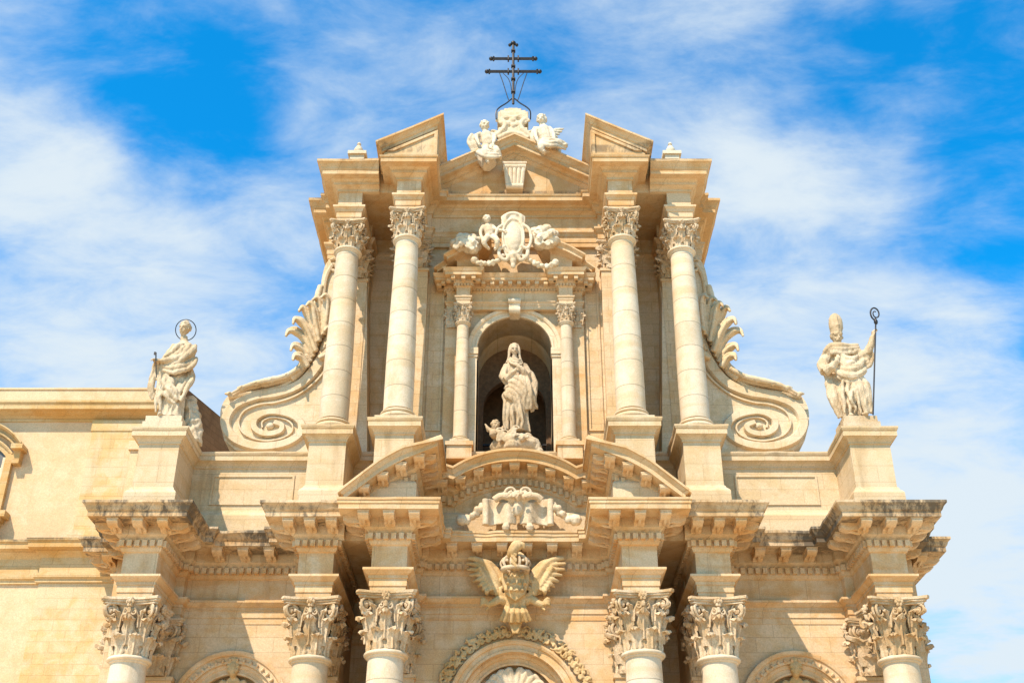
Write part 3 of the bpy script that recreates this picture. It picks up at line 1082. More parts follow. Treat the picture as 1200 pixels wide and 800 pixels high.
# ------------------------------------------------------------ sculpture tools
def sculpt(mb, voxel, smooth=2, rough=0.0, rs=6.0, cloth=0.0, ztop=99.0):
    """fuses overlapping closed lumps into one carved surface"""
    me = mb.mesh('lump')
    o = bpy.data.objects.new('lump', me)
    scene.collection.objects.link(o)
    m = o.modifiers.new('r', 'REMESH')
    m.mode = 'VOXEL'
    m.voxel_size = voxel
    if smooth:
        s = o.modifiers.new('s', 'SMOOTH')
        s.factor = .5
        s.iterations = smooth
    dg = bpy.context.evaluated_depsgraph_get()
    out = bpy.data.meshes.new_from_object(o.evaluated_get(dg))
    bpy.data.objects.remove(o)
    bpy.data.meshes.remove(me)
    if rough:
        pairs = [(v.co.copy(), v.normal.copy()) for v in out.vertices]
        co = []
        for p, q in pairs:
            d_ = noise.noise(p * rs) * rough
            if cloth and p.z < ztop:
                g = noise.noise(Vector((p.x * 5.5 + p.z * 1.4, p.y * 5.5, p.z * 1.7)))
                g2 = noise.noise(Vector((p.x * 9 - p.z * 2 + 7, p.y * 9, p.z * 3.1)))
                d_ += cloth * (.28 - abs(g) * 1.6) + cloth * .5 * (.2 - abs(g2) * 1.4)
            co += list(p + q * d_)
        out.vertices.foreach_set('co', co)
        out.update()
    out.materials.clear()
    out.shade_smooth()
    return out


def frame(fwd, up=(0, 0, 1)):
    f = Vector(fwd).normalized()
    r = f.cross(Vector(up)).normalized()
    u = r.cross(f)
    return Matrix((r, f, u)).transposed().to_4x4()      # x right, y forward, z up


def head(mb, c, k, yaw=0.0, pitch=0.0, roll=0.0, beard=0, hair='short', rnd=random.Random(3)):
    """k = head height; faces -Y turned by yaw; pitch > 0 looks down"""
    T = Matrix.Translation(Vector(c)) @ Euler((pitch, roll, yaw), 'XYZ').to_matrix().to_4x4() @ Matrix.Scale(k, 4)
    mb.ball((0, .03, .06), (.36, .44, .42), seg=18, mat=T)
    mb.ball((0, -.1, -.12), (.29, .32, .36), seg=16, mat=T)
    mb.ball((0, -.26, -.36), (.13, .12, .1), seg=10, mat=T)
    mb.tube([(0, -.40, .10), (0, -.46, -.02), (0, -.52, -.12), (0, -.44, -.15)], [.045, .055, .075, .05], 8, mat=T)
    for s in (-1, 1):
        mb.tube([(s * .03, -.40, .12), (s * .16, -.41, .16), (s * .28, -.31, .11)], [.04, .05, .035], 6, mat=T)
        mb.ball((s * .15, -.345, .045), (.07, .05, .04), seg=8, mat=T)
        mb.ball((s * .19, -.30, -.12), (.1, .08, .09), seg=8, mat=T)
        mb.ball((s * .37, .03, .0), (.04, .08, .12), seg=8, mat=T)
    mb.ball((0, -.40, -.22), (.1, .05, .022), seg=8, mat=T)
    mb.ball((0, -.39, -.265), (.085, .05, .026), seg=8, mat=T)
    if hair in ('short', 'curly', 'long'):
        for i in range(70):
            a = rnd.uniform(0, 2 * PI)
            z = rnd.uniform(-.3, 1) if hair != 'long' else rnd.uniform(-.8, 1)
            q = math.sqrt(max(0, 1 - z * z))
            p = Vector((cos(a) * q * .38, .05 + sin(a) * q * .45, .08 + z * .43))
            if p.y < -.12 and p.z < .3:
                continue
            mb.ball(p, rnd.uniform(.07, .11), seg=6, mat=T)
    if hair == 'bald_ring':
        for i in range(40):
            a = rnd.uniform(-.2, PI + .2)
            z = rnd.uniform(-.5, .25)
            q = math.sqrt(max(0, 1 - z * z))
            mb.ball((cos(a) * q * .38, .05 + sin(a) * q * .44, .05 + z * .42), rnd.uniform(.07, .1), seg=6, mat=T)
    if beard:
        for i in range(46):
            u, v = rnd.uniform(-1, 1), rnd.uniform(0, 1)
            mb.ball((u * .24 * (1 - v * .55), -.30 - .06 * v + .18 * abs(u), -.28 - beard * v), rnd.uniform(.05, .085), seg=6, mat=T)
        for s in (-1, 1):
            mb.tube([(0, -.42, -.18), (s * .1, -.42, -.22), (s * .17, -.36, -.34)], [.035, .04, .03], 6, mat=T)
    return T


def hand(mb, wrist, dirv_, palm_n, k=.3, curl=.5, side=1):
    """palm and five fingers; dirv_ points along the hand, palm_n away from the palm"""
    w_ = Vector(wrist)
    d_ = Vector(dirv_).normalized()
    n_ = Vector(palm_n)
    n_ = (n_ - d_ * n_.dot(d_)).normalized()
    s_ = d_.cross(n_)
    P_ = lambda a, b, c: w_ + d_ * (a * k) + s_ * (b * k) + n_ * (c * k)
    mb.tube([P_(0, 0, 0), P_(.2, 0, 0), P_(.5, 0, .02)], [.14 * k, .2 * k, .2 * k], 8, .6, up=n_)
    for j, (b, L) in enumerate(((-.18, .40), (-.06, .46), (.06, .43), (.18, .34))):
        pts = [P_(.4, b, 0)]
        ang = 0.0
        p = P_(.48, b * 1.1, 0)
        pts.append(p)
        for q in range(3):
            ang += curl * (.7 + .25 * q)
            p = p + (d_ * cos(ang) - n_ * sin(ang)) * (L * k / 3)
            pts.append(p)
        mb.tube(pts, [.062 * k, .062 * k, .058 * k, .052 * k, .042 * k], 6)
    mb.tube([P_(.12, side * .14, 0), P_(.28, side * .28, -.06), P_(.45, side * .3, -.14)], [.075 * k, .062 * k, .045 * k], 6)


def robe(mb, spine, nf=9, amp=.09, seed=0, seg=84, rows=70, tw=.35):
    """spine: (z, cx, cy, ax, ay, fold weight) from the hem up"""
    vs = []
    z0, z1 = spine[0][0], spine[-1][0]
    k = 0
    R_ = []
    for i in range(rows + 1):
        z = z0 + (z1 - z0) * i / rows
        while k < len(spine) - 2 and z > spine[k + 1][0]:
            k += 1
        a, b = spine[k], spine[k + 1]
        f = (z - a[0]) / (b[0] - a[0])
        f = f * f * (3 - 2 * f)
        _, cx, cy, ax, ay, fw = [p + (q - p) * f for p, q in zip(a, b)]
        row = []
        for j in range(seg):
            t = 2 * PI * j / seg
            wob = noise.noise(Vector((cos(t) * 1.3, sin(t) * 1.3, z * .9 + seed)))
            g = nf * t / 2 + wob * 3.0 + z * tw
            rd = 1 - abs(sin(g)) ** .8
            g2 = nf * 1.7 * t / 2 - wob * 4 - z * tw * 2 + seed
            rd2 = 1 - abs(sin(g2)) ** 1.2
            q = 1 + fw * amp * 2.2 * (rd - .35) + fw * amp * .8 * (rd2 - .4)
            row.append((cx + ax * cos(t) * q, cy + ay * sin(t) * q, z))
        R_.append(row)
    vs = [p for r in R_ for p in r]
    fs = [(i * seg + j, i * seg + (j + 1) % seg, (i + 1) * seg + (j + 1) % seg, (i + 1) * seg + j) for i in range(rows) for j in range(seg)]
    fs += [tuple(range(seg))[::-1], tuple(rows * seg + j for j in range(seg))]
    mb.add(vs, fs)


def swag(mb, pts, r, k=3, spread=.09, droop=0.0):
    """a bundle of rope-like cloth folds along pts"""
    P_ = [Vector(p) for p in pts]
    # resample smoothly
    S = []
    n = len(P_)
    for i in range(n - 1):
        p0, p1, p2, p3 = P_[max(0, i - 1)], P_[i], P_[i + 1], P_[min(n - 1, i + 2)]
        for q in range(5):
            t = q / 5
            S.append(.5 * ((2 * p1) + (-p0 + p2) * t + (2 * p0 - 5 * p1 + 4 * p2 - p3) * t * t + (-p0 + 3 * p1 - 3 * p2 + p3) * t ** 3))
    S.append(P_[-1])
    for j in range(k):
        off = (j - (k - 1) / 2) * spread
        Q = []
        rj = 1 + .35 * noise.noise(Vector((j * 3.7, pts[0][0] * 9, pts[0][2] * 3)))
        for i, p in enumerate(S):
            s = i / (len(S) - 1)
            wv_ = noise.noise(Vector((j * 5.1, s * 2.6, pts[0][2] * 7)))
            p = p + Vector((wv_ * spread * .8, -abs(wv_) * spread * .7, 0))
            d_ = (S[min(len(S) - 1, i + 1)] - S[max(0, i - 1)]).normalized()
            side = d_.cross(Vector((0, -1, 0)))
            side = side.normalized() if side.length > .1 else Vector((1, 0, 0))
            Q.append(p + side * off * (1 + .4 * sin(s * PI)) + Vector((0, 0, -droop * sin(s * PI) * (j + 1) / k)))
        mb.tube(Q, [rj * r * (.45 + .5 * sin(PI * (i / (len(Q) - 1)) ** .8)) for i in range(len(Q))], 8)


def smooth_path(pts, q=6):
    P_ = [Vector(p) for p in pts]
    S = []
    n = len(P_)
    for i in range(n - 1):
        p0, p1, p2, p3 = P_[max(0, i - 1)], P_[i], P_[i + 1], P_[min(n - 1, i + 2)]
        for j in range(q):
            t = j / q
            S.append(.5 * ((2 * p1) + (-p0 + p2) * t + (2 * p0 - 5 * p1 + 4 * p2 - p3) * t * t + (-p0 + 3 * p1 - 3 * p2 + p3) * t ** 3))
    S.append(P_[-1])
    return S


def taper(n, a, b, c=None):
    """n radii from a over the middle b to c"""
    c = a if c is None else c
    return [(a + (b - a) * (i / (n - 1)) * 2) if i < n / 2 else (b + (c - b) * ((i / (n - 1)) * 2 - 1)) for i in range(n)]


def whole(name, me, mat, label, cat, loc=(0, 0, 0), rotz=0, group=None):
    o = bpy.data.objects.new(name, me)
    scene.collection.objects.link(o)
    me.materials.append(mat)
    o.location = loc
    o.rotation_euler = (0, 0, rotz)
    return tag(o, label, cat, group)


def child(name, me, mat, parent):
    me.materials.append(mat)
    o = bpy.data.objects.new(name, me)
    scene.collection.objects.link(o)
    o.parent = parent
    return o


# ------------------------------------------------------------ great side scrolls with leaves
def scroll(sx):
    Q = lambda px, py, Y: at(px if sx < 0 else 1206 - px, py, Y)
    out = [(258, 497), (259, 478), (268, 463), (286, 455), (310, 451), (332, 444), (350, 428), (362, 408), (370, 380), (374, 350), (378, 322), (384, 306), (396, 300), (410, 305), (430, 320),
           (430, 529), (350, 529), (300, 529), (276, 527), (263, 516)]
    sp = [Q(x, y, -.25) for x, y in out]
    m = MB()
    y0, y1 = -.25, .75
    pts = smooth_path(sp[:14], 4) + sp[14:]
    m.prism_xz([(p.x, p.z) for p in pts], y0, y1)
    o = m.build('volute', M['ped'], church)
    m = MB()
    # raised rim along the back and spiral fillet
    def ribbon(px, w0, w1, dep, k=6):
        S_ = smooth_path([Q(x, y, -.25) for x, y in px], k)
        rows = []
        for i, p in enumerate(S_):
            d_ = (S_[min(len(S_) - 1, i + 1)] - S_[max(0, i - 1)]).normalized()
            nn = Vector((-d_.z, 0, d_.x))
            w_ = w0 + (w1 - w0) * i / (len(S_) - 1)
            rows.append([(p.x + nn.x * q * w_, -.25 + y_, p.z + nn.z * q * w_) for q, y_ in ((-1.1, .03), (-1, -dep * .7), (-.8, -dep), (.8, -dep), (1, -dep * .7), (1.1, .03))])
        m.grid(rows)
    ribbon([(386, 398), (376, 424), (356, 449), (330, 461), (300, 466), (275, 477), (265, 496), (274, 514), (300, 524), (330, 522), (350, 512), (354, 499), (342, 488), (318, 484), (301, 491), (299, 503),
            (312, 510), (328, 507), (331, 500), (322, 496)], .2, .09, .17)
    ribbon([(386, 428), (372, 446), (350, 463), (325, 472), (303, 475), (286, 483), (280, 497), (288, 510), (308, 517), (328, 515), (341, 508), (343, 499), (334, 492), (318, 490), (308, 495), (308, 502)], .035, .03, .1)
    c = Q(317, 500, -.25)
    m.ball((c.x, -.3, c.z), (.14, .12, .12), seg=14)
    rim = [Q(x, y, -.3) for x, y in [(268, 465), (292, 461), (318, 457), (338, 449), (355, 432), (366, 410), (374, 382), (378, 352), (382, 325), (390, 310)]]
    m.tube(smooth_path(rim, 5), .09, 8)
    # top little volute
    q = Q(392, 312, -.3)
    sppts = [(q.x + sx * .33 * (1 - s) * cos(1 + s * 9), -.3, q.z + .33 * (1 - s) * sin(1 + s * 9)) for s in [i / 30 for i in range(31)]]
    m.tube(sppts, .06, 7)
    m.build('spiral', M['ped'], o, 40)
    # acanthus growing up the back
    L = MB()
    Z = lambda x, y, Y=-.35: Q(x + max(0, (366 - x) * .16) * (y < 432), y, Y)
    # lying leaf
    base = smooth_path([Z(352, 436), Z(334, 446), Z(312, 451), Z(290, 457), Z(272, 466)], 5)
    for off, rr in ((0, .17), (.16, .11), (-.15, .11)):
        L.tube([p + Vector((0, off * 1.6, .08 - abs(off) * .3)) for p in base], taper(len(base), rr * .8, rr, rr * .35), 8)
    for i in range(5):
        p = base[4 + i * 4]
        L.tube([p + Vector((0, -.18, -.05)), p + Vector((-sx * -.05, -.28, .02)), p + Vector((sx * .22, -.2, .05))], [.07, .09, .03], 7)
    # rising stalk
    st = smooth_path([Z(340, 444), Z(352, 430), Z(360, 412), Z(365, 392), Z(368, 372), Z(372, 350), Z(376, 335)], 4)
    L.tube(st, taper(len(st), .2, .17, .12), 10)
    fans = [
        [(368, 418), (356, 398), (343, 388), (333, 388), (329, 394)], [(370, 412), (360, 388), (350, 377), (342, 374), (339, 380)],
        [(372, 405), (364, 380), (358, 366), (352, 360), (347, 365)], [(374, 400), (370, 378), (367, 362), (362, 355), (357, 359)],
        [(377, 396), (376, 372), (375, 356), (371, 349), (366, 352)], [(380, 392), (383, 370), (384, 354), (381, 346), (376, 349)],
        [(364, 424), (354, 411), (346, 406), (339, 405), (336, 411)], [(360, 430), (352, 420), (346, 417), (341, 417), (339, 422)],
        [(378, 410), (386, 398), (388, 388), (384, 384), (380, 388)], [(374, 420), (384, 414), (388, 408), (386, 402), (381, 404)]]
    for i, f in enumerate(fans):
        yo = -.35 - .18 * (i % 2)
        for k_ in (-1, 0, 1):
            pp_ = []
            for j, (x, y) in enumerate(f):
                wdt = (1.5, 3.0, 3.0, 1.6, .3)[j]
                dx, dy = f[min(4, j + 1)][0] - f[max(0, j - 1)][0], f[min(4, j + 1)][1] - f[max(0, j - 1)][1]
                l_ = math.hypot(dx, dy)
                pp_.append(Z(x - dy / l_ * wdt * k_, y + dx / l_ * wdt * k_, yo - .10 * j - (.1 if k_ == 0 else 0)))
            pp_ = smooth_path(pp_, 4)
            L.tube(pp_, taper(len(pp_), .07, .08, .04), 8)
    me = sculpt(L, .028, 1, .015, 5)
    me.materials.append(M['ped'])
    lo = bpy.data.objects.new('acanthus_leaf', me)
    scene.collection.objects.link(lo)
    lo.parent = o
    lo.matrix_parent_inverse = Matrix.Translation(-wloc(o))


scroll(-1)
scroll(1)

# ------------------------------------------------------------ statues
# saint on the left pedestal: local frame, feet at z=0, facing -y, 3.8 m tall
def rock(mb, c, r, n, seed, sq=.6):
    rn = random.Random(seed)
    for i in range(n):
        mb.ball((c[0] + rn.uniform(-1, 1) * r[0], c[1] + rn.uniform(-1, 1) * r[1], c[2] + rn.uniform(0, 1) * r[2]), [rn.uniform(.6, 1) * min(r) * sq * q for q in (1.2, 1.1, .9)], (rn.uniform(0, 3), rn.uniform(0, 3), 0), 8)


m = MB()
robe(m, [(0.05, .1, .02, .44, .40, 1), (.4, .08, 0, .45, .38, 1), (1.0, .04, -.02, .45, .36, .9), (1.6, .04, 0, .42, .32, .6), (2.1, .1, .02, .38, .3, .5),
         (2.6, .18, .02, .40, .28, .4), (2.8, .2, .02, .33, .24, .3), (2.97, .16, 0, .15, .15, .1)], 7, .11, 2.0)
m.ball((.02, -.34, .95), (.2, .2, .5), (.15, 0, 0), 14)
m.ball((-.14, -.4, .06), (.12, .24, .09), seg=10)
m.ball((.26, -.34, .05), (.11, .22, .09), seg=10)
m.tube([(.15, 0, 2.85), (.12, -.04, 3.15)], [.16, .13], 10)
swag(m, [(.42, -.05, 2.82), (.36, -.32, 2.5), (.1, -.44, 2.15), (-.25, -.48, 1.95)], .12, 4, .13)
swag(m, [(.52, .0, 2.35), (.48, -.3, 2.0), (.1, -.46, 1.8), (-.35, -.5, 1.85)], .1, 4, .12)
swag(m, [(.50, -.05, 2.1), (.54, -.1, 1.6), (.46, -.25, 1.2), (.34, -.36, .6)], .11, 3, .12)
swag(m, [(-.52, -.5, 1.9), (-.56, -.42, 1.5), (-.56, -.35, 1.0), (-.46, -.3, .7)], .1, 3, .11)
swag(m, [(-.45, -.4, 1.7), (-.2, -.44, 1.2), (.1, -.44, .85), (.35, -.36, .6)], .1, 3, .13)
swag(m, [(-.3, -.44, 1.6), (-.3, -.44, 1.1), (-.34, -.4, .6), (-.3, -.36, .2)], .08, 2, .14)
m.tube([(-.14, .02, 2.75), (-.3, -.12, 2.4), (-.38, -.25, 2.12)], [.19, .17, .15], 10)
m.tube([(-.38, -.25, 2.12), (-.48, -.42, 1.98), (-.56, -.58, 1.95)], [.14, .11, .08], 10)
hand(m, (-.56, -.56, 1.95), (-.5, -.8, .0), (0, 0, 1), .34, .5, 1)
m.tube([(.48, .0, 2.7), (.52, -.2, 2.35), (.30, -.42, 2.15)], [.2, .2, .17], 10)
m.tube([(.30, -.42, 2.15), (-.1, -.56, 2.0), (-.42, -.64, 1.92)], [.15, .11, .075], 10)
hand(m, (-.40, -.64, 1.92), (-1, -.15, -.1), (0, -.2, 1), .34, .6, -1)
head(m, (.12, -.08, 3.42), .52, -.3, .25, .1, 0.14, 'curly', random.Random(4))
me = sculpt(m, .022, 1, .014, 5, .03, 2.75)
base_y = -1.75
saint = thing('saint_statue', (-11.3, base_y, 16.345), 'pale stone robed saint with thin ring halo standing on the left pedestal', 'statue')
o = child('figure', me, M['statue'], saint)
o.location = (0, 0, .62)
o.scale = (.88, .95, 1.02)
m = MB()
m.box(-.62, .66, -.55, .62, 0, .4)
m.box(-.56, .6, -.5, .56, .4, .62)
child('plinth', m.mesh('plinth'), M['statue'], saint)
m = MB()
m.tube(smooth_path([(.5, .45, 1.75), (.6, .42, 1.2), (.72, .4, .7), (.78, .4, .0)], 4), taper(13, .16, .3, .34), 12)
for i in range(9):
    m.tube(smooth_path([(.5 + .03 * i - .1, .2, 1.6 - .1 * i), (.62 + .03 * i, .12, 1.2 - .1 * i), (.66 + .04 * i, .15, .8 - .09 * i)], 3), .07, 6)
child('rock', sculpt(m, .03, 1, .07, 6), M['statue'], saint)
m = MB()
n = 40
m.tube([(.10 + .35 * cos(2 * PI * i / n), .05 - .175 * sin(2 * PI * i / n), 4.14 + .31 * sin(2 * PI * i / n)) for i in range(n + 1)], .016, 6)
m.tube([(.12, .05 + .175, 3.84), (.12, .1, 3.8)], .02, 6)
child('halo', m.mesh('halo', 60), M['iron'], saint)
m = MB()
m.tube([(-.46, -.76, 2.5), (-.5, -.76, 2.8)], .022, 8)
m.tube([(-.46, -.76, 2.5), (-.36, -.7, 1.9)], .014, 8)
m.box(-.56, -.5, -.78, -.74, 2.72, 2.82)
child('key', m.mesh('key', 60), M['iron'], saint)

# bishop on the right pedestal
m = MB()
robe(m, [(0.05, -.08, .02, .40, .38, 1), (.4, -.12, 0, .40, .36, 1), (1.0, -.18, -.02, .42, .36, .9), (1.5, -.24, 0, .42, .34, .7), (2.0, -.27, .02, .42, .32, .5),
         (2.4, -.26, .02, .46, .3, .4), (2.58, -.25, .02, .36, .25, .3), (2.72, -.25, 0, .17, .16, .1)], 7, .11, 7.0)
m.ball((.0, -.38, .95), (.19, .2, .48), (.2, .15, 0), 14)
m.ball((.2, -.42, .06), (.12, .25, .09), seg=10)
m.ball((-.28, -.34, .05), (.11, .22, .09), seg=10)
swag(m, [(-.78, -.1, 2.35), (-.6, -.3, 2.5), (-.28, -.4, 2.45), (.05, -.32, 2.5), (.45, -.25, 2.62)], .13, 3, .1)
swag(m, [(-.5, -.34, 1.85), (-.2, -.5, 1.7), (.15, -.5, 1.75), (.42, -.3, 2.0)], .14, 3, .14, .1)
swag(m, [(-.4, -.4, 2.2), (-.15, -.46, 2.0), (.15, -.46, 1.98), (.42, -.3, 2.2)], .14, 2, .16, .1)
swag(m, [(-.66, .0, 1.9), (-.66, -.05, 1.3), (-.60, -.1, .7), (-.5, -.15, .1)], .17, 3, .13)
swag(m, [(.1, -.4, 1.5), (.22, -.42, 1.1), (.3, -.38, .6), (.34, -.34, .15)], .14, 3, .12)
swag(m, [(-.5, -.3, 1.6), (-.2, -.46, 1.35), (.0, -.5, 1.45), (.2, -.42, 1.2)], .08, 3, .1)
swag(m, [(-.3, -.46, 1.3), (-.38, -.44, .9), (-.36, -.42, .5), (-.36, -.4, .1)], .09, 2, .16)
swag(m, [(-.02, -.5, .95), (-.08, -.5, .6), (-.05, -.46, .3), (-.08, -.42, .1)], .07, 2, .15)
m.tube([(-.66, 0, 2.42), (-.92, -.08, 2.02), (-.9, -.25, 1.72)], [.22, .23, .2], 10)
m.tube([(-.9, -.25, 1.72), (-.68, -.46, 1.8), (-.5, -.54, 1.98)], [.2, .15, .09], 10)
hand(m, (-.52, -.54, 1.95), (.35, -.1, .9), (0, -1, .1), .34, .35, -1)
m.tube([(.12, 0, 2.42), (.42, -.12, 2.3), (.68, -.3, 2.34)], [.22, .21, .18], 10)
m.tube([(.68, -.3, 2.34), (.82, -.4, 2.62), (.93, -.46, 2.92)], [.17, .13, .09], 10)
hand(m, (.93, -.46, 2.88), (.15, -.1, .95), (-1, -.2, .1), .46, .75, 1)
swag(m, [(.35, -.2, 2.1), (.52, -.3, 1.95), (.68, -.3, 2.1), (.76, -.34, 2.4)], .08, 3, .08)
m.tube([(-.25, 0, 2.62), (-.26, -.04, 2.86)], [.16, .13], 10)
T = head(m, (-.26, -.12, 3.06), .52, .05, .22, 0, .36, 'short', random.Random(9))
MT = []
for i, (z, a_, b_) in enumerate(((.18, .37, .42), (.4, .42, .44), (.7, .48, .42), (1.0, .50, .34), (1.25, .47, .26), (1.5, .33, .15), (1.66, .1, .06))):
    MT.append([(a_ * cos(2 * PI * j / 24), .02 + b_ * sin(2 * PI * j / 24), z) for j in range(24)])
m.add([p for r in MT for p in r], [(i * 24 + j, i * 24 + (j + 1) % 24, (i + 1) * 24 + (j + 1) % 24, (i + 1) * 24 + j) for i in range(6) for j in range(24)] +
      [tuple(range(24))[::-1], tuple(6 * 24 + j for j in range(24))], T)
m.tube([(.39 * cos(t), .02 + .44 * sin(t), .24) for t in [2 * PI * i / 24 for i in range(25)]], .05, 6, mat=T)
m.tube([(0, -.44, .25), (0, -.43, .8), (0, -.22, 1.45)], .045, 6, mat=T)
m.ball((0, -.42, .75), (.12, .07, .12), seg=8, mat=T)
m.tube([(.46 * sin(t), -.38 * cos(t) * .9, .62 + .02 * cos(t * 6)) for t in [-1.4 + 2.8 * i / 12 for i in range(13)]], .04, 6, mat=T)
me = sculpt(m, .022, 1, .014, 5, .03, 2.5)
bishop = thing('bishop_statue', (11.1, base_y, 16.345), 'pale stone bishop in mitre and beard with one arm raised on the right pedestal', 'statue')
o = child('figure', me, M['statue'], bishop)
o.location = (0.03, 0, .62)
o.scale = (.93, .95, 1.02)
m = MB()
m.box(-.58, .62, -.55, .62, 0, .4)
m.box(-.52, .56, -.5, .56, .4, .62)
child('plinth', m.mesh('plinth'), M['statue'], bishop)
m = MB()
ax_ = lambda z: .42 + (z - .62) * .178
ya = lambda z: -.56
hook = [(ax_(z), ya(z), z) for z in (.62, 1.6, 2.6, 3.6, 4.1)]
cxh = ax_(4.4)
hook += [(cxh - .02 - .17 * (1 - .7 * s) * cos(s * 9.0 - .6), ya(4), 4.42 + .27 * (1 - .72 * s) * sin(s * 9.0 - .6)) for s in [i / 34 for i in range(35)]]
m.tube(hook, [.026] * 5 + [.03 * (1 - .4 * i / 34) for i in range(len(hook) - 5)], 8)
m.lathe([(0, 3.98), (.05, 4.02), (.07, 4.1), (.05, 4.18), (.02, 4.24)], 12, Matrix.Translation((ax_(4.1), ya(4), 0)))
child('crozier', m.mesh('crozier', 60), M['iron'], bishop)

# madonna in the niche, on a cloud with cherub heads
m = MB()
robe(m, [(0.0, .06, .02, .52, .42, .9), (.35, .05, 0, .50, .40, 1), (.9, .04, -.02, .47, .38, 1), (1.4, .02, 0, .46, .36, .7), (1.75, -.02, .02, .38, .3, .5),
         (2.1, -.08, .02, .34, .28, .3), (2.35, -.07, .02, .38, .28, .3), (2.55, -.04, .02, .30, .22, .2), (2.66, -.03, 0, .14, .14, .1)], 7, .1, 4.0)
m.ball((-.1, -.34, .95), (.2, .2, .55), (.12, 0, 0), 14)
swag(m, [(-.46, -.05, 1.55), (-.25, -.38, 1.5), (.1, -.48, 1.25), (.42, -.35, .9), (.58, -.15, .65)], .12, 5, .13)
swag(m, [(.30, -.3, 2.0), (.34, -.46, 1.6), (.42, -.45, 1.2), (.5, -.3, .7)], .11, 3, .12)
swag(m, [(.42, .0, 2.2), (.56, -.15, 1.8), (.62, -.15, 1.3), (.66, -.05, .8)], .12, 3, .12)
swag(m, [(-.36, -.2, 1.4), (-.3, -.4, 1.0), (-.36, -.38, .5), (-.3, -.36, 0)], .08, 3, .12)
swag(m, [(.0, -.44, 1.1), (.02, -.46, .7), (.1, -.44, .3), (.08, -.4, 0)], .08, 3, .13)
m.tube([(-.36, .0, 2.38), (-.52, -.1, 2.0), (-.42, -.3, 1.78)], [.19, .19, .17], 10)
m.tube([(-.42, -.3, 1.78), (-.15, -.46, 1.95), (.02, -.5, 2.05)], [.15, .11, .075], 10)
hand(m, (.0, -.5, 2.05), (.9, -.1, .35), (0, -1, .2), .3, .3, 1)
m.tube([(.30, .0, 2.38), (.48, -.12, 2.05), (.42, -.36, 1.9)], [.19, .18, .16], 10)
m.tube([(.42, -.36, 1.9), (.25, -.5, 2.05), (.12, -.52, 2.15)], [.14, .1, .07], 10)
hand(m, (.14, -.54, 2.14), (-.85, -.1, .5), (0, -1, 0), .3, .3, -1)
m.tube([(-.04, 0, 2.55), (-.06, -.04, 2.78)], [.14, .12], 10)
head(m, (-.07, -.08, 2.98), .44, .12, .28, -.08, 0, 'none')
for i in range(12):                                           # veil falling from the crown of the head
    a_ = -.35 + (PI + .7) * i / 11
    m.tube(smooth_path([(-.07 + .12 * cos(a_), -.02 + .1 * sin(a_), 3.2), (-.07 + .21 * cos(a_), -.02 + .2 * sin(a_), 3.02), (-.07 + .23 * cos(a_), .0 + .22 * sin(a_), 2.75), (-.06 + .34 * cos(a_), .02 + .24 * sin(a_), 2.5)], 3), .055, 6)
m.ball((-.07, .01, 3.13), (.2, .22, .14), seg=12)
swag(m, [(-.3, -.15, 2.62), (-.15, -.3, 2.45), (.1, -.32, 2.4), (.28, -.2, 2.5)], .05, 3, .07)
me = sculpt(m, .02, 1, .01, 5, .03, 2.45)
madonna = thing('madonna_statue', (.05, -.35, 16.32), 'veiled stone madonna with clasped hands standing on a cloud in the central niche', 'statue')
o = child('figure', me, M['niche_statue'], madonna)
o.location = (0.0, -.1, .86)
o.scale = (.84, .95, 1.07)
m = MB()
rn = random.Random(12)
m.ball((0, 0, .42), (.88, .6, .46), seg=16)
for i in range(14):
    a_ = rn.uniform(0, 2 * PI)
    m.ball((cos(a_) * rn.uniform(.45, .74), -.1 + sin(a_) * .5, rn.uniform(.1, .66)), rn.uniform(.16, .26), seg=10)
for i in range(14):
    x_ = rn.uniform(-.6, .6)
    z_ = rn.uniform(.2, .8)
    sp_ = [(x_ + .14 * (1 - s) * cos(s * 8), -.66 - .02 * s, z_ + .14 * (1 - s) * sin(s * 8)) for s in [j / 12 for j in range(13)]]
    m.tube(sp_, .035, 6)
head(m, (.2, -.62, .45), .26, 0, .2, 0, 0, 'curly', random.Random(2))
child('cloud', sculpt(m, .026, 1, .02, 5), M['statue'], madonna)
m = MB()
hc = Vector((-.70, -.5, .98))
head(m, hc, .36, .5, .25, .15, 0, 'curly', random.Random(5))
for s in (-1, 1):
    for j in range(4):
        m.tube([hc + Vector((0, .1, -.2)), hc + Vector((s * (.18 + .04 * j), .12, -.14 + .04 * j)), hc + Vector((s * (.34 - .03 * j), .14, .12 - .1 * j))], [.06, .07, .03], 6)
m.ball(hc + Vector((0, .08, -.28)), (.2, .2, .18), seg=10)
child('cherub_head', sculpt(m, .02, 1), M['niche_statue'], madonna)


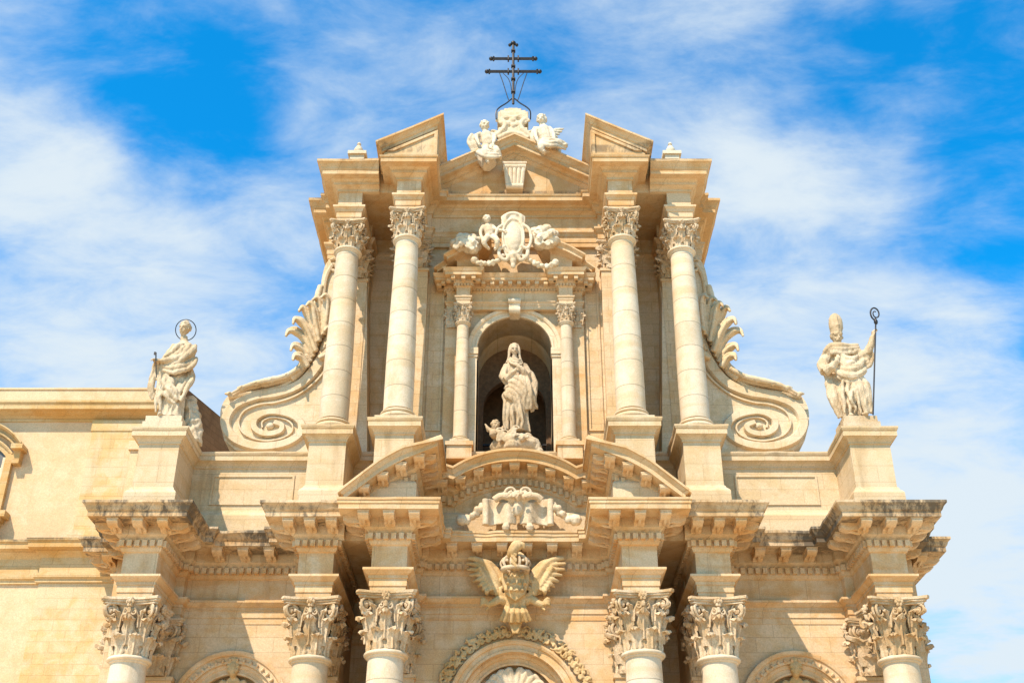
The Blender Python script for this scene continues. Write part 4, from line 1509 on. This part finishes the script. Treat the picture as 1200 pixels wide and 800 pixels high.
# ------------------------------------------------------------ putti
def putto(mb, J, k=.34, yaw=0, wings=None, hair='curly', seed=1):
    """J: joints in world metres: head, neck, hips, elbows, hands, knees, feet (l, r)"""
    V_ = {a: Vector(b) for a, b in J.items()}
    ch = V_['neck'].lerp(V_['hips'], .35)
    mb.tube(smooth_path([V_['neck'], ch, V_['neck'].lerp(V_['hips'], .7), V_['hips']], 4), [k * q for q in (.3, .42, .55, .6, .6, .6, .62, .64, .62, .6, .58, .55, .45)][:13], 12)
    mb.tube([V_['head'], V_['neck']], k * .28, 8)
    head(mb, V_['head'], k * 1.15, yaw, .25, 0, 0, hair, random.Random(seed))
    for s in 'lr':
        sg = -1 if s == 'l' else 1
        sh = V_['neck'].lerp(ch, .4) + Vector((sg * k * .5, 0, 0))
        mb.tube(smooth_path([sh, V_['elbow_' + s], V_['hand_' + s]], 4), taper(9, k * .28, k * .23, k * .15), 8)
        d_ = V_['hand_' + s] - V_['elbow_' + s]
        hand(mb, V_['hand_' + s], d_, (0, -1, .3), k * .6, .4, sg)
        hp = V_['hips'] + Vector((sg * k * .28, 0, 0))
        mb.tube(smooth_path([hp, V_['knee_' + s], V_['foot_' + s]], 4), taper(9, k * .42, k * .33, k * .17), 10)
        mb.ball(V_['foot_' + s] + Vector((0, -k * .2, -.02)), (k * .17, k * .36, k * .14), seg=8)
    if wings:
        for sg, tip in wings:
            rt = ch + Vector((sg * k * .3, k * .5, 0))
            tp = Vector(tip)
            for j in range(5):
                q = rt.lerp(tp, 1 - .12 * j) + Vector((0, 0, -.1 * j))
                mb.tube([rt + Vector((0, 0, -.03 * j)), rt.lerp(q, .5) + Vector((0, 0, .1 - .02 * j)), q], [.07, .09, .03], 7)


YG = -1.35
G = lambda px, py, dy=0: at(px, py, YG + dy)
m = MB()
putto(m, dict(head=G(568, 148), neck=G(569, 155), hips=G(573, 173), elbow_l=G(558, 160, -.1), hand_l=G(561, 168, -.45), elbow_r=G(580, 160, -.1), hand_r=G(578, 168, -.4),
              knee_l=G(569, 178, -.5), foot_l=G(572, 192, -.35), knee_r=G(582, 176, -.4), foot_r=G(587, 186, -.3)), .4, .3, None, 'curly', 3)
swag(m, [G(556, 158), G(554, 166), G(560, 176), G(566, 186)], .1, 3, .12)
swag(m, [G(561, 176, -.3), G(572, 181, -.5), G(584, 182, -.4)], .1, 3, .1)
m.tube([G(565, 176, .1), G(568, 186, .15), G(574, 194, .1)], [.3, .34, .3], 10)
whole('cherub_statue', sculpt(m, .024, 2, .015, 6), M['white'], 'small pale stone cherub wrapped in cloth seated on the gable left of the cross', 'statue', group='cherubs on the gable')
m = MB()
putto(m, dict(head=G(635, 141), neck=G(636, 148), hips=G(641, 168), elbow_l=G(627, 156, -.1), hand_l=G(630, 165, -.4), elbow_r=G(647, 154, -.1), hand_r=G(650, 163, -.3),
              knee_l=G(634, 172, -.5), foot_l=G(638, 180, -.4), knee_r=G(650, 166, -.4), foot_r=G(663, 172, -.2)), .42, -.3, [(1, G(661, 151, .3))], 'curly', 8)
swag(m, [G(629, 150), G(628, 160), G(633, 170), G(640, 178)], .11, 3, .12)
swag(m, [G(633, 164, -.3), G(643, 168, -.5), G(652, 168, -.4), G(664, 173, -.2)], .1, 3, .1)
m.tube([G(634, 170, .1), G(644, 176, .15), G(656, 178, .1)], [.3, .34, .25], 10)
whole('cherub_statue', sculpt(m, .024, 2, .015, 6), M['white'], 'small winged pale stone cherub reclining on the gable right of the cross', 'statue', group='cherubs on the gable')

# ------------------------------------------------------------ crowning pedestal with scrolls, and the iron cross
m = MB()
YK = YG + .55
KG = lambda px, py, dy=0: at(px, py, YK + dy)
zt = lambda py: KG(601, py, -.5).z
def slab(x0, x1, pa, pb, d0=.5):
    m.box(at(x0, (pa + pb) / 2, YK).x, at(x1, (pa + pb) / 2, YK).x, YK - d0, YK + d0, zt(pa), zt(pb))
slab(584, 618, 166, 150, .55)
slab(588, 614, 151, 138, .5)
slab(583, 619, 139.5, 132, .56)
slab(586, 616, 133, 129, .5)
slab(591, 611, 129.5, 124, .36)
slab(595, 607, 124.5, 121, .25)
for s in (-1, 1):
    c_ = KG(601 + s * 14, 143, -.5)
    m.tube([(c_.x + s * .0 + .17 * (1 - q) * cos(q * 9) * s, YK - .52, c_.z + .19 * (1 - q) * sin(q * 9)) for q in [i / 24 for i in range(25)]], .05, 8)
    m.tube(smooth_path([KG(601 + s * 14, 140, -.5), KG(601 + s * 9, 146, -.55), KG(601 + s * 13, 154, -.55), KG(601 + s * 22, 161, -.5)], 5), [.1] * 16, 8)
    c_ = KG(601 + s * 22, 158, -.5)
    m.tube([(c_.x + s * .22 * (1 - q) * cos(q * 9), YK - .5, c_.z + .22 * (1 - q) * sin(q * 9)) for q in [i / 24 for i in range(25)]], .06, 8)
m.ball(KG(601, 141, -.5), (.16, .14, .2), seg=10)
for s in (-1, 0, 1):
    m.ball(KG(601 + s * 5, 147 - abs(s) * 2, -.52), (.12, .1, .14), seg=8)
m.tube(smooth_path([KG(590, 134, -.5), KG(601, 138, -.56), KG(612, 134, -.5)], 5), .06, 6)
m.tube(smooth_path([KG(583, 163, -.5), KG(601, 156, -.56), KG(619, 163, -.5)], 5), .11, 8)
cp = link('crown_pedestal', sculpt(m, .03, 1, .01, 6), M['ped'], church)

YC = YK
C_ = lambda px, py, dy=0: at(px, py, YC + dy)
cz = lambda py: C_(601, py).z
cxw = C_(601.5, 84).x
cross = thing('iron_cross', (cxw, YC, cz(121)), 'dark wrought iron double barred cross on top of the gable', 'cross')


def on(parent, name, mb, mat, smooth=40):
    me = mb.mesh(name, smooth)
    o = bpy.data.objects.new(name, me)
    scene.collection.objects.link(o)
    me.materials.append(mat)
    o.parent = parent
    o.matrix_parent_inverse = Matrix.Translation(-wloc(parent))
    return o


m = MB()
m.tube([(cxw, YC, cz(122)), (cxw, YC, cz(50))], .05, 8)
for z in (cz(108), cz(93), cz(78), cz(60)):
    m.box(cxw - .085, cxw + .085, YC - .085, YC + .085, z - .03, z + .03)
m.ball((cxw, YC, cz(51)), .11, seg=10)
for s in (-1, 1):
    m.ball((cxw + s * .14, YC, cz(53)), .075, seg=8)
on(cross, 'post', m, M['iron'])
for py, hw in ((84, 31), (69, 26)):
    m = MB()
    z = cz(py)
    X_ = abs(C_(603 + hw, py).x)
    for dz in (-.05, .05):
        m.tube([(cxw - X_, YC, z + dz), (cxw + X_, YC, z + dz)], .024, 8)
    m.tube([(cxw - X_, YC, z), (cxw + X_, YC, z)], .028, 8)
    for s in (-1, 1):
        m.ball((cxw + s * X_, YC, z), .09, seg=10)
        m.ball((cxw + s * (X_ - .1), YC, z + .09), .045, seg=8)
        m.ball((cxw + s * (X_ - .1), YC, z - .09), .045, seg=8)
        m.box(cxw + s * .2 - .03, cxw + s * .2 + .03, YC - .09, YC + .09, z - .1, z + .1)
    on(cross, 'arm', m, M['iron'])
for s in (-1, 1):
    m = MB()
    m.tube(smooth_path([C_(601.5 + s * 16, 86), C_(601.5 + s * 12, 97), C_(601.5 + s * 7, 113), C_(601.5 + s * 5, 118)], 4), .018, 6)
    m.tube(smooth_path([C_(601.5 + s * 12, 86), C_(601.5 + s * 6, 92), C_(601.5 + s * 3, 100), C_(601.5 + s * 2, 108)], 4), .016, 6)
    m.tube(smooth_path([C_(601.5 + s * 2, 116), C_(601.5 + s * 8, 121, -.2), C_(601.5 + s * 16, 126, -.5), C_(601.5 + s * 20, 131, -.62), C_(601.5 + s * 20, 140, -.62)], 4), .028, 6)
    on(cross, 'brace', m, M['iron'])

# console in the gable field
m = MB()
q0, q1 = at(603, 221, -1.1).z, at(603, 193, -1.2).z
w0, w1 = .30, .40
m.prism_xz([(-w0, q0), (w0, q0), (w1, q1), (-w1, q1)], -1.15, -.6)
m.tube([(-w1 - .03, -1.15, q1 - .1), (w1 + .03, -1.15, q1 - .1)], .15, 12)
m.tube([(-w0 - .02, -1.12, q0 + .08), (w0 + .02, -1.12, q0 + .08)], .12, 12)
for s in (-1, -.5, 0, .5, 1):
    m.tube(smooth_path([(s * w1 * .85, -1.17, q1 - .1), (s * w1 * .8, -1.2, (q0 + q1) / 2 + .2), (s * w0 * .85, -1.14, q0 + .1)], 4), .085, 8)
m.box(-w1 - .06, w1 + .06, -1.3, -.6, q1, q1 + .08)
m.build('console', M['white'], church, 40)


# ------------------------------------------------------------ upper cartouche with clouds, cherub and garland
YU = -1.62
U = lambda px, py, dy=0: at(px, py, YU + dy)
def puffs(mb, f, cx, cy, rx, ry, n, r, seed, dy=0):
    rn = random.Random(seed)
    for i in range(n):
        a_, q = rn.uniform(0, 2 * PI), math.sqrt(rn.random())
        mb.ball(f(cx + cos(a_) * rx * q, cy + sin(a_) * ry * q, dy + rn.uniform(-.15, .15)), rn.uniform(.7, 1.15) * r, seg=8)
    for i in range(n // 3):
        a_, q = rn.uniform(0, 2 * PI), math.sqrt(rn.random())
        c_ = f(cx + cos(a_) * rx * q * .8, cy + sin(a_) * ry * q * .8, dy - .3)
        mb.tube([(c_.x + r * .8 * (1 - s) * cos(s * 8), c_.y - .02, c_.z + r * .8 * (1 - s) * sin(s * 8)) for s in [j / 12 for j in range(13)]], r * .25, 6)


def rope(mb, f, pts, r, dy=0, seed=1):
    rn = random.Random(seed)
    S = smooth_path([f(x, y, dy) for x, y in pts], 6)
    mb.tube(S, r * .6, 8)
    acc = 0
    last = S[0]
    k = 0
    for i in range(len(S) - 1):
        for q in (0, .5):
            p = S[i].lerp(S[i + 1], q)
            if (p - last).length > r * 1.15:
                last = p
                k += 1
                for j in range(2):
                    a_ = k * 1.1 + j * PI
                    mb.ball(p + Vector((0, cos(a_) * r * .45, sin(a_) * r * .45)), r * rn.uniform(.7, .85), seg=8)


m = MB()
sh = [(-.52, .9), (-.3, 1.05), (0, .98), (.3, 1.05), (.52, .9), (.46, .3), (.5, -.3), (.3, -.85), (0, -1.1), (-.3, -.85), (-.5, -.3), (-.46, .3)]
cc_ = U(601.5, 281)
m.prism_xz([(cc_.x + x * .85, cc_.z + z) for x, z in sh], YU - .18, YU + .15)
m.ball((cc_.x, YU - .15, cc_.z), (.3, .16, .66), seg=16)
m.tube([(cc_.x + .38 * cos(t), YU - .2, cc_.z + .78 * sin(t)) for t in [2 * PI * i / 30 for i in range(31)]], .04, 8)
for s in (-1, 1):
    m.tube(smooth_path([U(601.5 + s * 9, 262, -.15), U(601.5 + s * 18, 268, -.2), U(601.5 + s * 21, 280, -.2), U(601.5 + s * 17, 291, -.2), U(601.5 + s * 9, 288, -.2)], 5), .065, 8)
    m.tube(smooth_path([U(601.5 + s * 17, 291, -.15), U(601.5 + s * 16, 300, -.2), U(601.5 + s * 9, 305, -.2), U(601.5 + s * 5, 299, -.2)], 5), .075, 8)
    m.tube(smooth_path([U(601.5 + s * 10, 262, -.1), U(601.5 + s * 11, 254, -.15), U(601.5 + s * 6, 252, -.15), U(601.5 + s * 2, 254, -.15)], 5), .065, 8)
m.tube(smooth_path([U(592, 262, -.15), U(593, 253, -.2), U(601, 250, -.2), U(610, 253, -.2), U(611, 262, -.15)], 5), .075, 8)
m.ball(U(601.5, 257, -.1), (.25, .15, .22), seg=10)
for py, rr_ in ((300, .17), (306, .13), (311, .1)):
    m.ball(U(601.5, py, -.15), (rr_, rr_, rr_ * 1.3), seg=8)
cart = whole('cartouche', sculpt(m, .025, 1, .01, 6), M['white'], 'pale carved shield cartouche with scrolled frame above the niche pediment', 'relief')
m = MB()
puffs(m, U, 546, 286, 17, 8, 34, .2, 21)
head(m, U(540, 286, -.3), .3, -.2, .2, 0, 0, 'curly', random.Random(31))
head(m, U(554, 284, -.32), .3, .2, .2, 0, 0, 'curly', random.Random(32))
whole('cloud_carving', sculpt(m, .026, 1, .02, 5), M['white'], 'pale carved cloud with cherub faces left of the upper shield', 'relief', group='carved clouds beside the shield')
m = MB()
puffs(m, U, 638, 279, 15, 11, 36, .2, 22)
head(m, U(632, 280, -.32), .3, -.2, .2, 0, 0, 'curly', random.Random(33))
head(m, U(645, 274, -.32), .3, .2, .2, 0, 0, 'curly', random.Random(34))
whole('cloud_carving', sculpt(m, .026, 1, .02, 5), M['white'], 'taller pale carved cloud with cherub faces right of the upper shield', 'relief', group='carved clouds beside the shield')
m = MB()
putto(m, dict(head=U(570.5, 257, -.1), neck=U(571, 263), hips=U(575, 277), elbow_l=U(563, 272, -.1), hand_l=U(565, 280, -.3), elbow_r=U(582, 269, -.15), hand_r=U(590, 270, -.25),
              knee_l=U(567, 284, -.4), foot_l=U(573, 292, -.2), knee_r=U(583, 283, -.35), foot_r=U(580, 293, -.2)), .3, .2, [(-1, U(560, 266, .2))], 'curly', 14)
whole('cherub_statue', sculpt(m, .022, 1, .01, 6), M['white'], 'small carved cherub leaning on the left side of the upper shield', 'statue')
m = MB()
rope(m, U, [(555, 306), (566, 309), (580, 307), (592, 299)], .11, -.1, 3)
m.ball(U(556, 305, -.1), .15, seg=8)
link('garland', sculpt(m, .022, 1), M['white'], cart)
m = MB()
rope(m, U, [(611, 299), (624, 307), (638, 312), (652, 309)], .11, -.1, 4)
m.ball(U(651, 308, -.1), .15, seg=8)
link('garland', sculpt(m, .022, 1), M['white'], cart)

# ------------------------------------------------------------ crest with open scroll in the lower pediment
YB = -1.25
B = lambda px, py, dy=0: at(px, py, YB + dy)
m = MB()
for s in (-1, 1):
    rows = []
    for i in range(17):
        u_ = i / 16
        x_ = 607 + s * (2 + 36 * u_)
        bend = -.18 * sin(u_ * PI * 2) - .12 * u_
        rows.append([B(x_, py, bend) for py in (586 + 2 * sin(u_ * 5), 601, 614 - 1.5 * sin(u_ * 5))])
    f_ = [[p + Vector((0, .1, 0)) for p in r] for r in rows]
    k = len(rows)
    vs = [p for r in rows for p in r] + [p for r in f_ for p in r]
    o_ = k * 3
    fs = []
    for i in range(k - 1):
        for j in range(2):
            fs.append((i * 3 + j, i * 3 + j + 1, i * 3 + j + 4, i * 3 + j + 3))
            fs.append((o_ + i * 3 + j, o_ + i * 3 + j + 3, o_ + i * 3 + j + 4, o_ + i * 3 + j + 1))
        for j in (0, 2):
            fs.append((i * 3 + j, (i + 1) * 3 + j, o_ + (i + 1) * 3 + j, o_ + i * 3 + j))
    for i in (0, k - 1):
        for j in range(2):
            fs.append((i * 3 + j, i * 3 + j + 1, o_ + i * 3 + j + 1, o_ + i * 3 + j))
    m.add(vs, fs)
    m.tube([B(607 + s * 38, 585, -.12), B(607 + s * 38, 615, -.12)], .11, 10)
    m.tube(smooth_path([B(607 + s * 2, 590, -.1), B(607 + s * 10, 583, -.2), B(607 + s * 20, 581, -.2), B(607 + s * 28, 586, -.15)], 5), .12, 8)
    m.tube([B(607 + s * 12, 611, .0), B(607 + s * 13, 617, -.1)], [.12, .1], 8)
    m.ball(B(607 + s * 14, 617.5, -.15), .14, seg=8)
puffs(m, B, 607, 580, 18, 2.6, 18, .1, 5, -.2)
head(m, B(607, 581, -.3), .34, 0, .25, 0, 0, 'curly', random.Random(6))
m.ball(B(607, 594, -.15), (.2, .16, .3), seg=12)
for q_ in (-8, 8):
    c_ = B(607 + q_, 577, -.25)
    m.tube([(c_.x + .2 * (1 - q) * cos(q * 9) * (1 if q_ > 0 else -1), c_.y, c_.z + .2 * (1 - q) * sin(q * 9)) for q in [i / 20 for i in range(21)]], .05, 7)
crest = whole('crest', sculpt(m, .022, 1, .008, 6), M['white'], 'pale carved crest with unrolled scroll and cherub head inside the curved pediment', 'relief')
m = MB()
rope(m, B, [(570, 590), (562, 596), (552, 606), (541, 610)], .16, -.05, 8)
m.ball(B(541, 609, -.05), .2, seg=8)
link('garland', sculpt(m, .025, 1), M['white'], crest)
m = MB()
rope(m, B, [(643, 590), (654, 597), (664, 606), (676, 610)], .16, -.05, 9)
m.ball(B(675, 609, -.05), .2, seg=8)
link('garland', sculpt(m, .025, 1), M['white'], crest)

# ------------------------------------------------------------ crowned eagle over the door
YE = -.72
E = lambda px, py, dy=0: at(px, py, YE + dy)
eagle = thing('eagle', (0, YE, E(604, 740).z), 'ochre carved crowned eagle with spread wings and fanned tail above the door arch', 'relief')
for s in (-1, 1):
    m = MB()
    mx = lambda x: 604.5 + s * (x - 604.5)
    # feathers in a fan: three layers
    root = (625, 694)
    tips = [(661, 654), (663, 660), (662, 667), (659, 674), (655, 681), (650, 687), (644, 692), (638, 697)]
    for i, tpt in enumerate(tips):
        lead = (631 + i * .6, 669 + i * 3.6)
        p_ = smooth_path([E(mx(root[0]), root[1] - 3 + i * .8, .0), E(mx(lead[0]), lead[1] - 6, -.22), E(mx((lead[0] + tpt[0]) / 2 + 2), (lead[1] + tpt[1]) / 2 - 5 + i * .3, -.3 - .02 * i), E(mx(tpt[0]), tpt[1], -.24)], 4)
        m.tube(p_, taper(len(p_), .06, .095, .045), 8, .8, up=(0, 1, 0))
        q_ = [a_.lerp(p_[0], .35) + Vector((0, -.1, .05)) for a_ in p_[3:10]]
        m.tube(q_, taper(len(q_), .05, .07, .03), 6)
    for i in range(8):
        t_ = i / 7
        a_ = (630 + 8 * t_, 690 - 3 * t_)
        b_ = (636 + 12 * (1 - t_), 664 + 22 * t_)
        m.tube([E(mx(626), 694 - i, -.15), E(mx(b_[0]), b_[1], -.4)], [.09, .08], 8)
    for i in range(9):
        t_ = i / 8
        m.ball(E(mx(626 + 9 * t_), 694 - 27 * t_, -.3), (.12, .1, .13), seg=8)
    q_ = E(mx(634), 677, -.2)
    m.ball(q_, (.4, .13, .62), (0, s * .55, 0), 14)
    p_ = smooth_path([E(mx(622), 696, -.1), E(mx(628), 680, -.28), E(mx(638), 663, -.3), E(mx(650), 655, -.28), E(mx(661), 654, -.24)], 5)
    m.tube(p_, taper(len(p_), .15, .12, .07), 8)
    me = sculpt(m, .022, 1)
    me.materials.append(M['relief'])
    link('wing', me, None, eagle)
m = MB()
c_ = E(604, 692)
m.ball((c_.x, YE - .05, c_.z), (.42, .3, .8), seg=18)
sh2 = [(-.42, .62), (-.2, .7), (0, .62), (.2, .7), (.42, .62), (.4, 0), (.28, -.4), (0, -.62), (-.28, -.4), (-.4, 0)]
m.prism_xz([(c_.x + x * 1.05, c_.z + .12 + z) for x, z in sh2], YE - .55, YE - .1)
m.tube([(c_.x, YE - .3, c_.z + .7), (c_.x, YE - .6, c_.z + .9)], [.35, .3], 12)
m.ball((c_.x, YE - .5, c_.z + .12), (.32, .14, .52), seg=14)
for s in (-1, 1):
    m.tube(smooth_path([E(604 + s * 13, 676, -.3), E(604 + s * 20, 682, -.3), E(604 + s * 21, 692, -.3), E(604 + s * 15, 700, -.3), E(604 + s * 9, 703, -.3)], 5), .075, 8)
    m.tube(smooth_path([E(604 + s * 12, 690, -.3), E(604 + s * 16, 688, -.34), E(604 + s * 17, 694, -.34), E(604 + s * 13, 698, -.3)], 5), .055, 8)
for r_ in range(3):
    for i in range(4):
        t_ = c_ + Vector(((i - 1.5) * .17 + (r_ % 2) * .08 - .04, -.62, .3 - r_ * .22))
        m.tube([(t_.x, YE - .6, t_.z + .1), (t_.x, YE - .66, t_.z - .08)], [.05, .07], 6)
rn = random.Random(44)
for i in range(22):
    m.ball(E(604 + rn.uniform(-10, 10), rn.uniform(700, 709), -.3), .09, seg=6)
for i in range(9):                                            # tail fan
    u_ = -1 + i / 4
    m.tube([E(604 + u_ * 8, 704, -.2), E(604 + u_ * 13, 718, -.34 - .08 * (i % 2)), E(604 + u_ * 18, 729 - abs(u_) * 1.5 + (i % 2), -.26 - .06 * (i % 2))], [.06, .075, .06], 8)
for i in range(4):
    m.tube([E(604 + (i - 1.5) * 4.2, 727, -.15), E(604 + (i - 1.5) * 1.4, 742, -.2)], [.07, .04], 8)
me = sculpt(m, .022, 1)
me.materials.append(M['relief'])
link('body', me, None, eagle)
for s in (-1, 1):                                            # legs with claws
    m = MB()
    m.tube(smooth_path([E(604 + s * 10, 706, -.15), E(604 + s * 18, 702, -.28), E(604 + s * 26, 706, -.34), E(604 + s * 33, 709, -.36)], 4), taper(13, .15, .13, .08), 8)
    for j, dz in enumerate((-3, 0, 3)):
        m.tube(smooth_path([E(604 + s * 32, 708, -.36), E(604 + s * 38, 704 + dz, -.45), E(604 + s * 41, 708 + dz, -.4)], 3), [.06, .07, .07, .06, .05, .04, .03], 6)
    m.tube([E(604 + s * 30, 710, -.3), E(604 + s * 35, 715, -.4)], [.06, .035], 6)
    me = sculpt(m, .02, 1)
    me.materials.append(M['relief'])
    link('claw', me, None, eagle)
m = MB()                                                      # head in profile
p_ = smooth_path([E(604, 664, -.45), E(601, 654, -.75), E(601, 646, -.95), E(605, 639, -1.0)], 4)
m.tube(p_, taper(len(p_), .26, .18, .17), 10)
m.ball(E(606, 639, -1.0), (.21, .17, .17), seg=12)
m.tube(smooth_path([E(608, 638, -1.02), E(613, 638, -1.05), E(614.5, 643, -1.05)], 4), taper(9, .11, .08, .02), 8)
for i in range(12):
    m.tube([E(600 + i % 4 * 1.6, 642 + i * 1.7, -1.0), E(600 + i % 4 * 1.6, 646 + i * 1.7, -1.08)], [.05, .03], 6)
me = sculpt(m, .02, 1)
me.materials.append(M['relief'])
link('head', me, None, eagle)
m = MB()                                                      # crown
cz_ = E(604, 667, -.75)
m.tube([(cz_.x + .39 * cos(t), cz_.y + .26 * sin(t), cz_.z) for t in [2 * PI * i / 28 for i in range(29)]], .075, 8)
for i in range(10):
    t = 2 * PI * i / 10
    pts = [(cz_.x + q * cos(t), cz_.y + q * .62 * sin(t), cz_.z + z) for q, z in ((.38, .05), (.44, .18), (.37, .33), (.21, .42), (.07, .45))]
    m.tube(smooth_path(pts, 3), .045, 6)
    m.ball((cz_.x + .42 * cos(t + .3), cz_.y + .28 * sin(t + .3), cz_.z + .22), .06, seg=6)
m.ball((cz_.x, cz_.y, cz_.z + .46), .08, seg=8)
link('crown', m.mesh('crown', 50), M['statue'], eagle)

# ------------------------------------------------------------ carved leaf wreath round the door arch and ornaments in the tympana
m = MB()
rn = random.Random(8)
for i in range(-15, 16):
    if i == 0:
        continue
    s = 1 if i > 0 else -1
    t = PI / 2 - i * .098
    c_ = Vector((cos(t) * 2.24, -.45, DZ + sin(t) * 2.24))
    for q in (0, 1):
        tt = t + (.045 if q else 0)
        c2 = Vector((cos(tt) * (2.16 + .17 * q), -.48, DZ + sin(tt) * (2.16 + .17 * q)))
        r_ = .13
        ph = rn.uniform(0, 6)
        m.tube([(c2.x + r_ * (1 - a) * cos(ph + s * a * 7), c2.y - .04 * a, c2.z + r_ * (1 - a) * sin(ph + s * a * 7)) for a in [j / 12 for j in range(13)]], .035, 6)
        m.tube([c2, c2 + Vector((rn.uniform(-.15, .15), -.06, rn.uniform(-.1, .18)))], [.06, .02], 6)
    m.ball(c_ + Vector((0, -.05, 0)), .05, seg=6)
S_ = [(cos(PI / 2 - a) * (2.22 + .1 * sin(a * 26)), -.45, DZ + sin(PI / 2 - a) * (2.22 + .1 * sin(a * 26))) for a in [-1.5 + 3.0 * i / 120 for i in range(121)]]
m.tube(S_, .04, 6)
link('leaf_wreath', sculpt(m, .02, 0), M['relief'], church)
m = MB()
for s in (-1, 1):
    for j in range(5):
        a = s * (.15 + .26 * j)
        p0 = Vector((0, -.02, DZ + .15))
        p1 = Vector((sin(a) * .6, -.12, DZ + .2 + cos(a) * .65))
        p2 = Vector((sin(a) * .9 + s * .02, -.15, DZ + .2 + cos(a) * .98))
        p3 = p2 + Vector((s * .16, -.02, -.12))
        m.tube(smooth_path([p0, p1, p2, p3], 4), taper(13, .1, .12, .06), 8)
m.ball((0, -.1, DZ + .9), (.16, .12, .2), seg=10)
link('shell_carving', sculpt(m, .024, 1), M['white'], church)
for sx in (-1, 1):
    m = MB()
    X_ = sx * SX
    for s in (-1, 1):
        for j in range(4):
            a = s * (.1 + .34 * j)
            p0 = Vector((X_, .25, SZ + .2))
            p1 = Vector((X_ + sin(a) * .45, .2, SZ + .25 + cos(a) * .45))
            p2 = Vector((X_ + sin(a) * .72, .17, SZ + .25 + cos(a) * .75))
            m.tube(smooth_path([p0, p1, p2, p2 + Vector((s * .12, 0, -.1))], 4), taper(13, .07, .09, .05), 8)
    m.ball((X_, .05, SZ + 1.3), (.17, .2, .3), seg=10)
    for k in range(10):
        a = k * PI / 5
        m.ball((X_ + .15 * cos(a), -.05, SZ + 1.35 + .22 * sin(a)), .07, seg=6)
    link('keystone_carving', sculpt(m, .024, 1), M['relief'], church)
# ------------------------------------------------------------ the palace on the left
pal = thing('palace', (-22, 6, -1.6), 'ochre rendered palace with stone cornice and arched window left of the cathedral', 'palace')
b = MB()
b.prism_xy([(-45, 1.6), (-12.0, 1.6), (-9.7, 9), (-9.7, 16), (-45, 16)], -1.6, 18.68)
b.build('wall', M['palace'], pal)
b = MB()
b.sweep([(-45, 1.6), (-12.0, 1.6)], [(-.2, 18.6), (.05, 18.62), (.05, 18.72), (.12, 18.8), (.2, 18.84), (.3, 18.9), (.46, 18.92), (.46, 19.08), (.52, 19.16), (.52, 19.24), (-.2, 19.26)])
b.build('cornice', M['palace_trim'], pal)
b = MB()
b.prism_xy([(-45, 1.72), (-12.05, 1.72), (-9.77, 9), (-9.77, 15.9), (-45, 15.9)], 19.2, 19.98)
b.sweep([(-45, 1.72), (-12.05, 1.72), (-9.77, 9)], [(-.2, 19.97), (.04, 19.98), (.04, 20.05), (-.2, 20.06)])
b.build('parapet', M['palace'], pal)
b = MB()
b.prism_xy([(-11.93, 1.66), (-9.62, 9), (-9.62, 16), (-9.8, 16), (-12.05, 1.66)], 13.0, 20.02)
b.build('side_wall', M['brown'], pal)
b = MB()
b.sweep([(-45, 1.6), (-15.75, 1.6), (-15.75, 1.42), (-12, 1.42)], [(-.2, 12.62), (.08, 12.64), (.08, 12.74), (.16, 12.8), (.16, 12.92), (.03, 12.95), (.03, 13.5), (.1, 13.56), (.22, 13.66),
                                                  (.3, 13.7), (.42, 13.74), (.42, 13.9), (.48, 13.96), (.48, 14.04), (-.2, 14.1)])
b.build('string_course', M['palace_trim'], pal)
b = MB()
b.box(-15.72, -12.2, 1.43, 1.7, -1.6, 12.63)
b.box(-14.95, -12.3, 1.46, 1.7, 14.05, 18.63)
b.box(-15.1, -12.3, 1.4, 1.7, 14.06, 14.5)
b.box(-15.0, -12.3, 1.43, 1.7, 18.2, 18.61)
b.build('corner_pier', M['palace_pier'], pal)
WX = -19.05
win = MB()
band(win, WX, 16.2, 1.6, 1.86, 1.6, .2, 0, 20, R(37))
for s in (-1, 1):
    win.box(*sorted((WX + s * 1.26, WX + s * 1.5)), 1.42, 1.62, 15.1, 17.3)
win.box(WX - 1.8, WX + 1.8, 1.15, 1.62, 14.88, 15.1)
win.box(WX - 1.65, WX + 1.65, 1.27, 1.62, 14.76, 14.88)
wo_ = win.build('window', M['palace_trim'], pal, 30)
win = MB()
band(win, WX, 16.22, 2.02, 2.3, 1.6, .5, 0, 20, R(37))
for s in (-1, 1):
    win.box(*sorted((WX + s * 1.5, WX + s * 1.9)), 1.1, 1.62, 17.38, 17.56)
    win.box(*sorted((WX + s * 1.55, WX + s * 1.8)), 1.3, 1.62, 16.9, 17.38)
win.build('hood', M['palace_trim'], wo_, 30)
for s in (-1, 1):
    win = MB()
    win.tube(smooth_path([(WX + s * 1.45, 1.5, 14.2), (WX + s * 1.45, 1.3, 14.3), (WX + s * 1.45, 1.25, 14.55), (WX + s * 1.45, 1.38, 14.75)], 4), [.1] * 6 + [.14] * 7, 10)
    win.box(WX + s * 1.45 - .13, WX + s * 1.45 + .13, 1.25, 1.6, 14.62, 14.76)
    win.build('bracket', M['palace_trim'], wo_, 40)
win = MB()
win.prism_xz([(WX - 1.27, 15.1), (WX + 1.27, 15.1), (WX + 1.27, 17.2)] + [(WX + 1.6 * cos(t), 16.2 + 1.6 * sin(t)) for t in [R(39) + (PI - 2 * R(39)) * i / 12 for i in range(13)]] + [(WX - 1.27, 17.2)], 1.585, 1.595)
win.build('pane', M['glass'], wo_)
win = MB()
win.box(WX - .05, WX + .05, 1.5, 1.58, 15.1, 17.75)
win.box(WX - 1.26, WX - 1.14, 1.5, 1.58, 15.1, 17.2)
win.box(WX + 1.14, WX + 1.26, 1.5, 1.58, 15.1, 17.2)
win.box(WX - 1.14, WX + 1.14, 1.505, 1.58, 16.7, 16.8)
win.build('sash', M['white'], wo_)
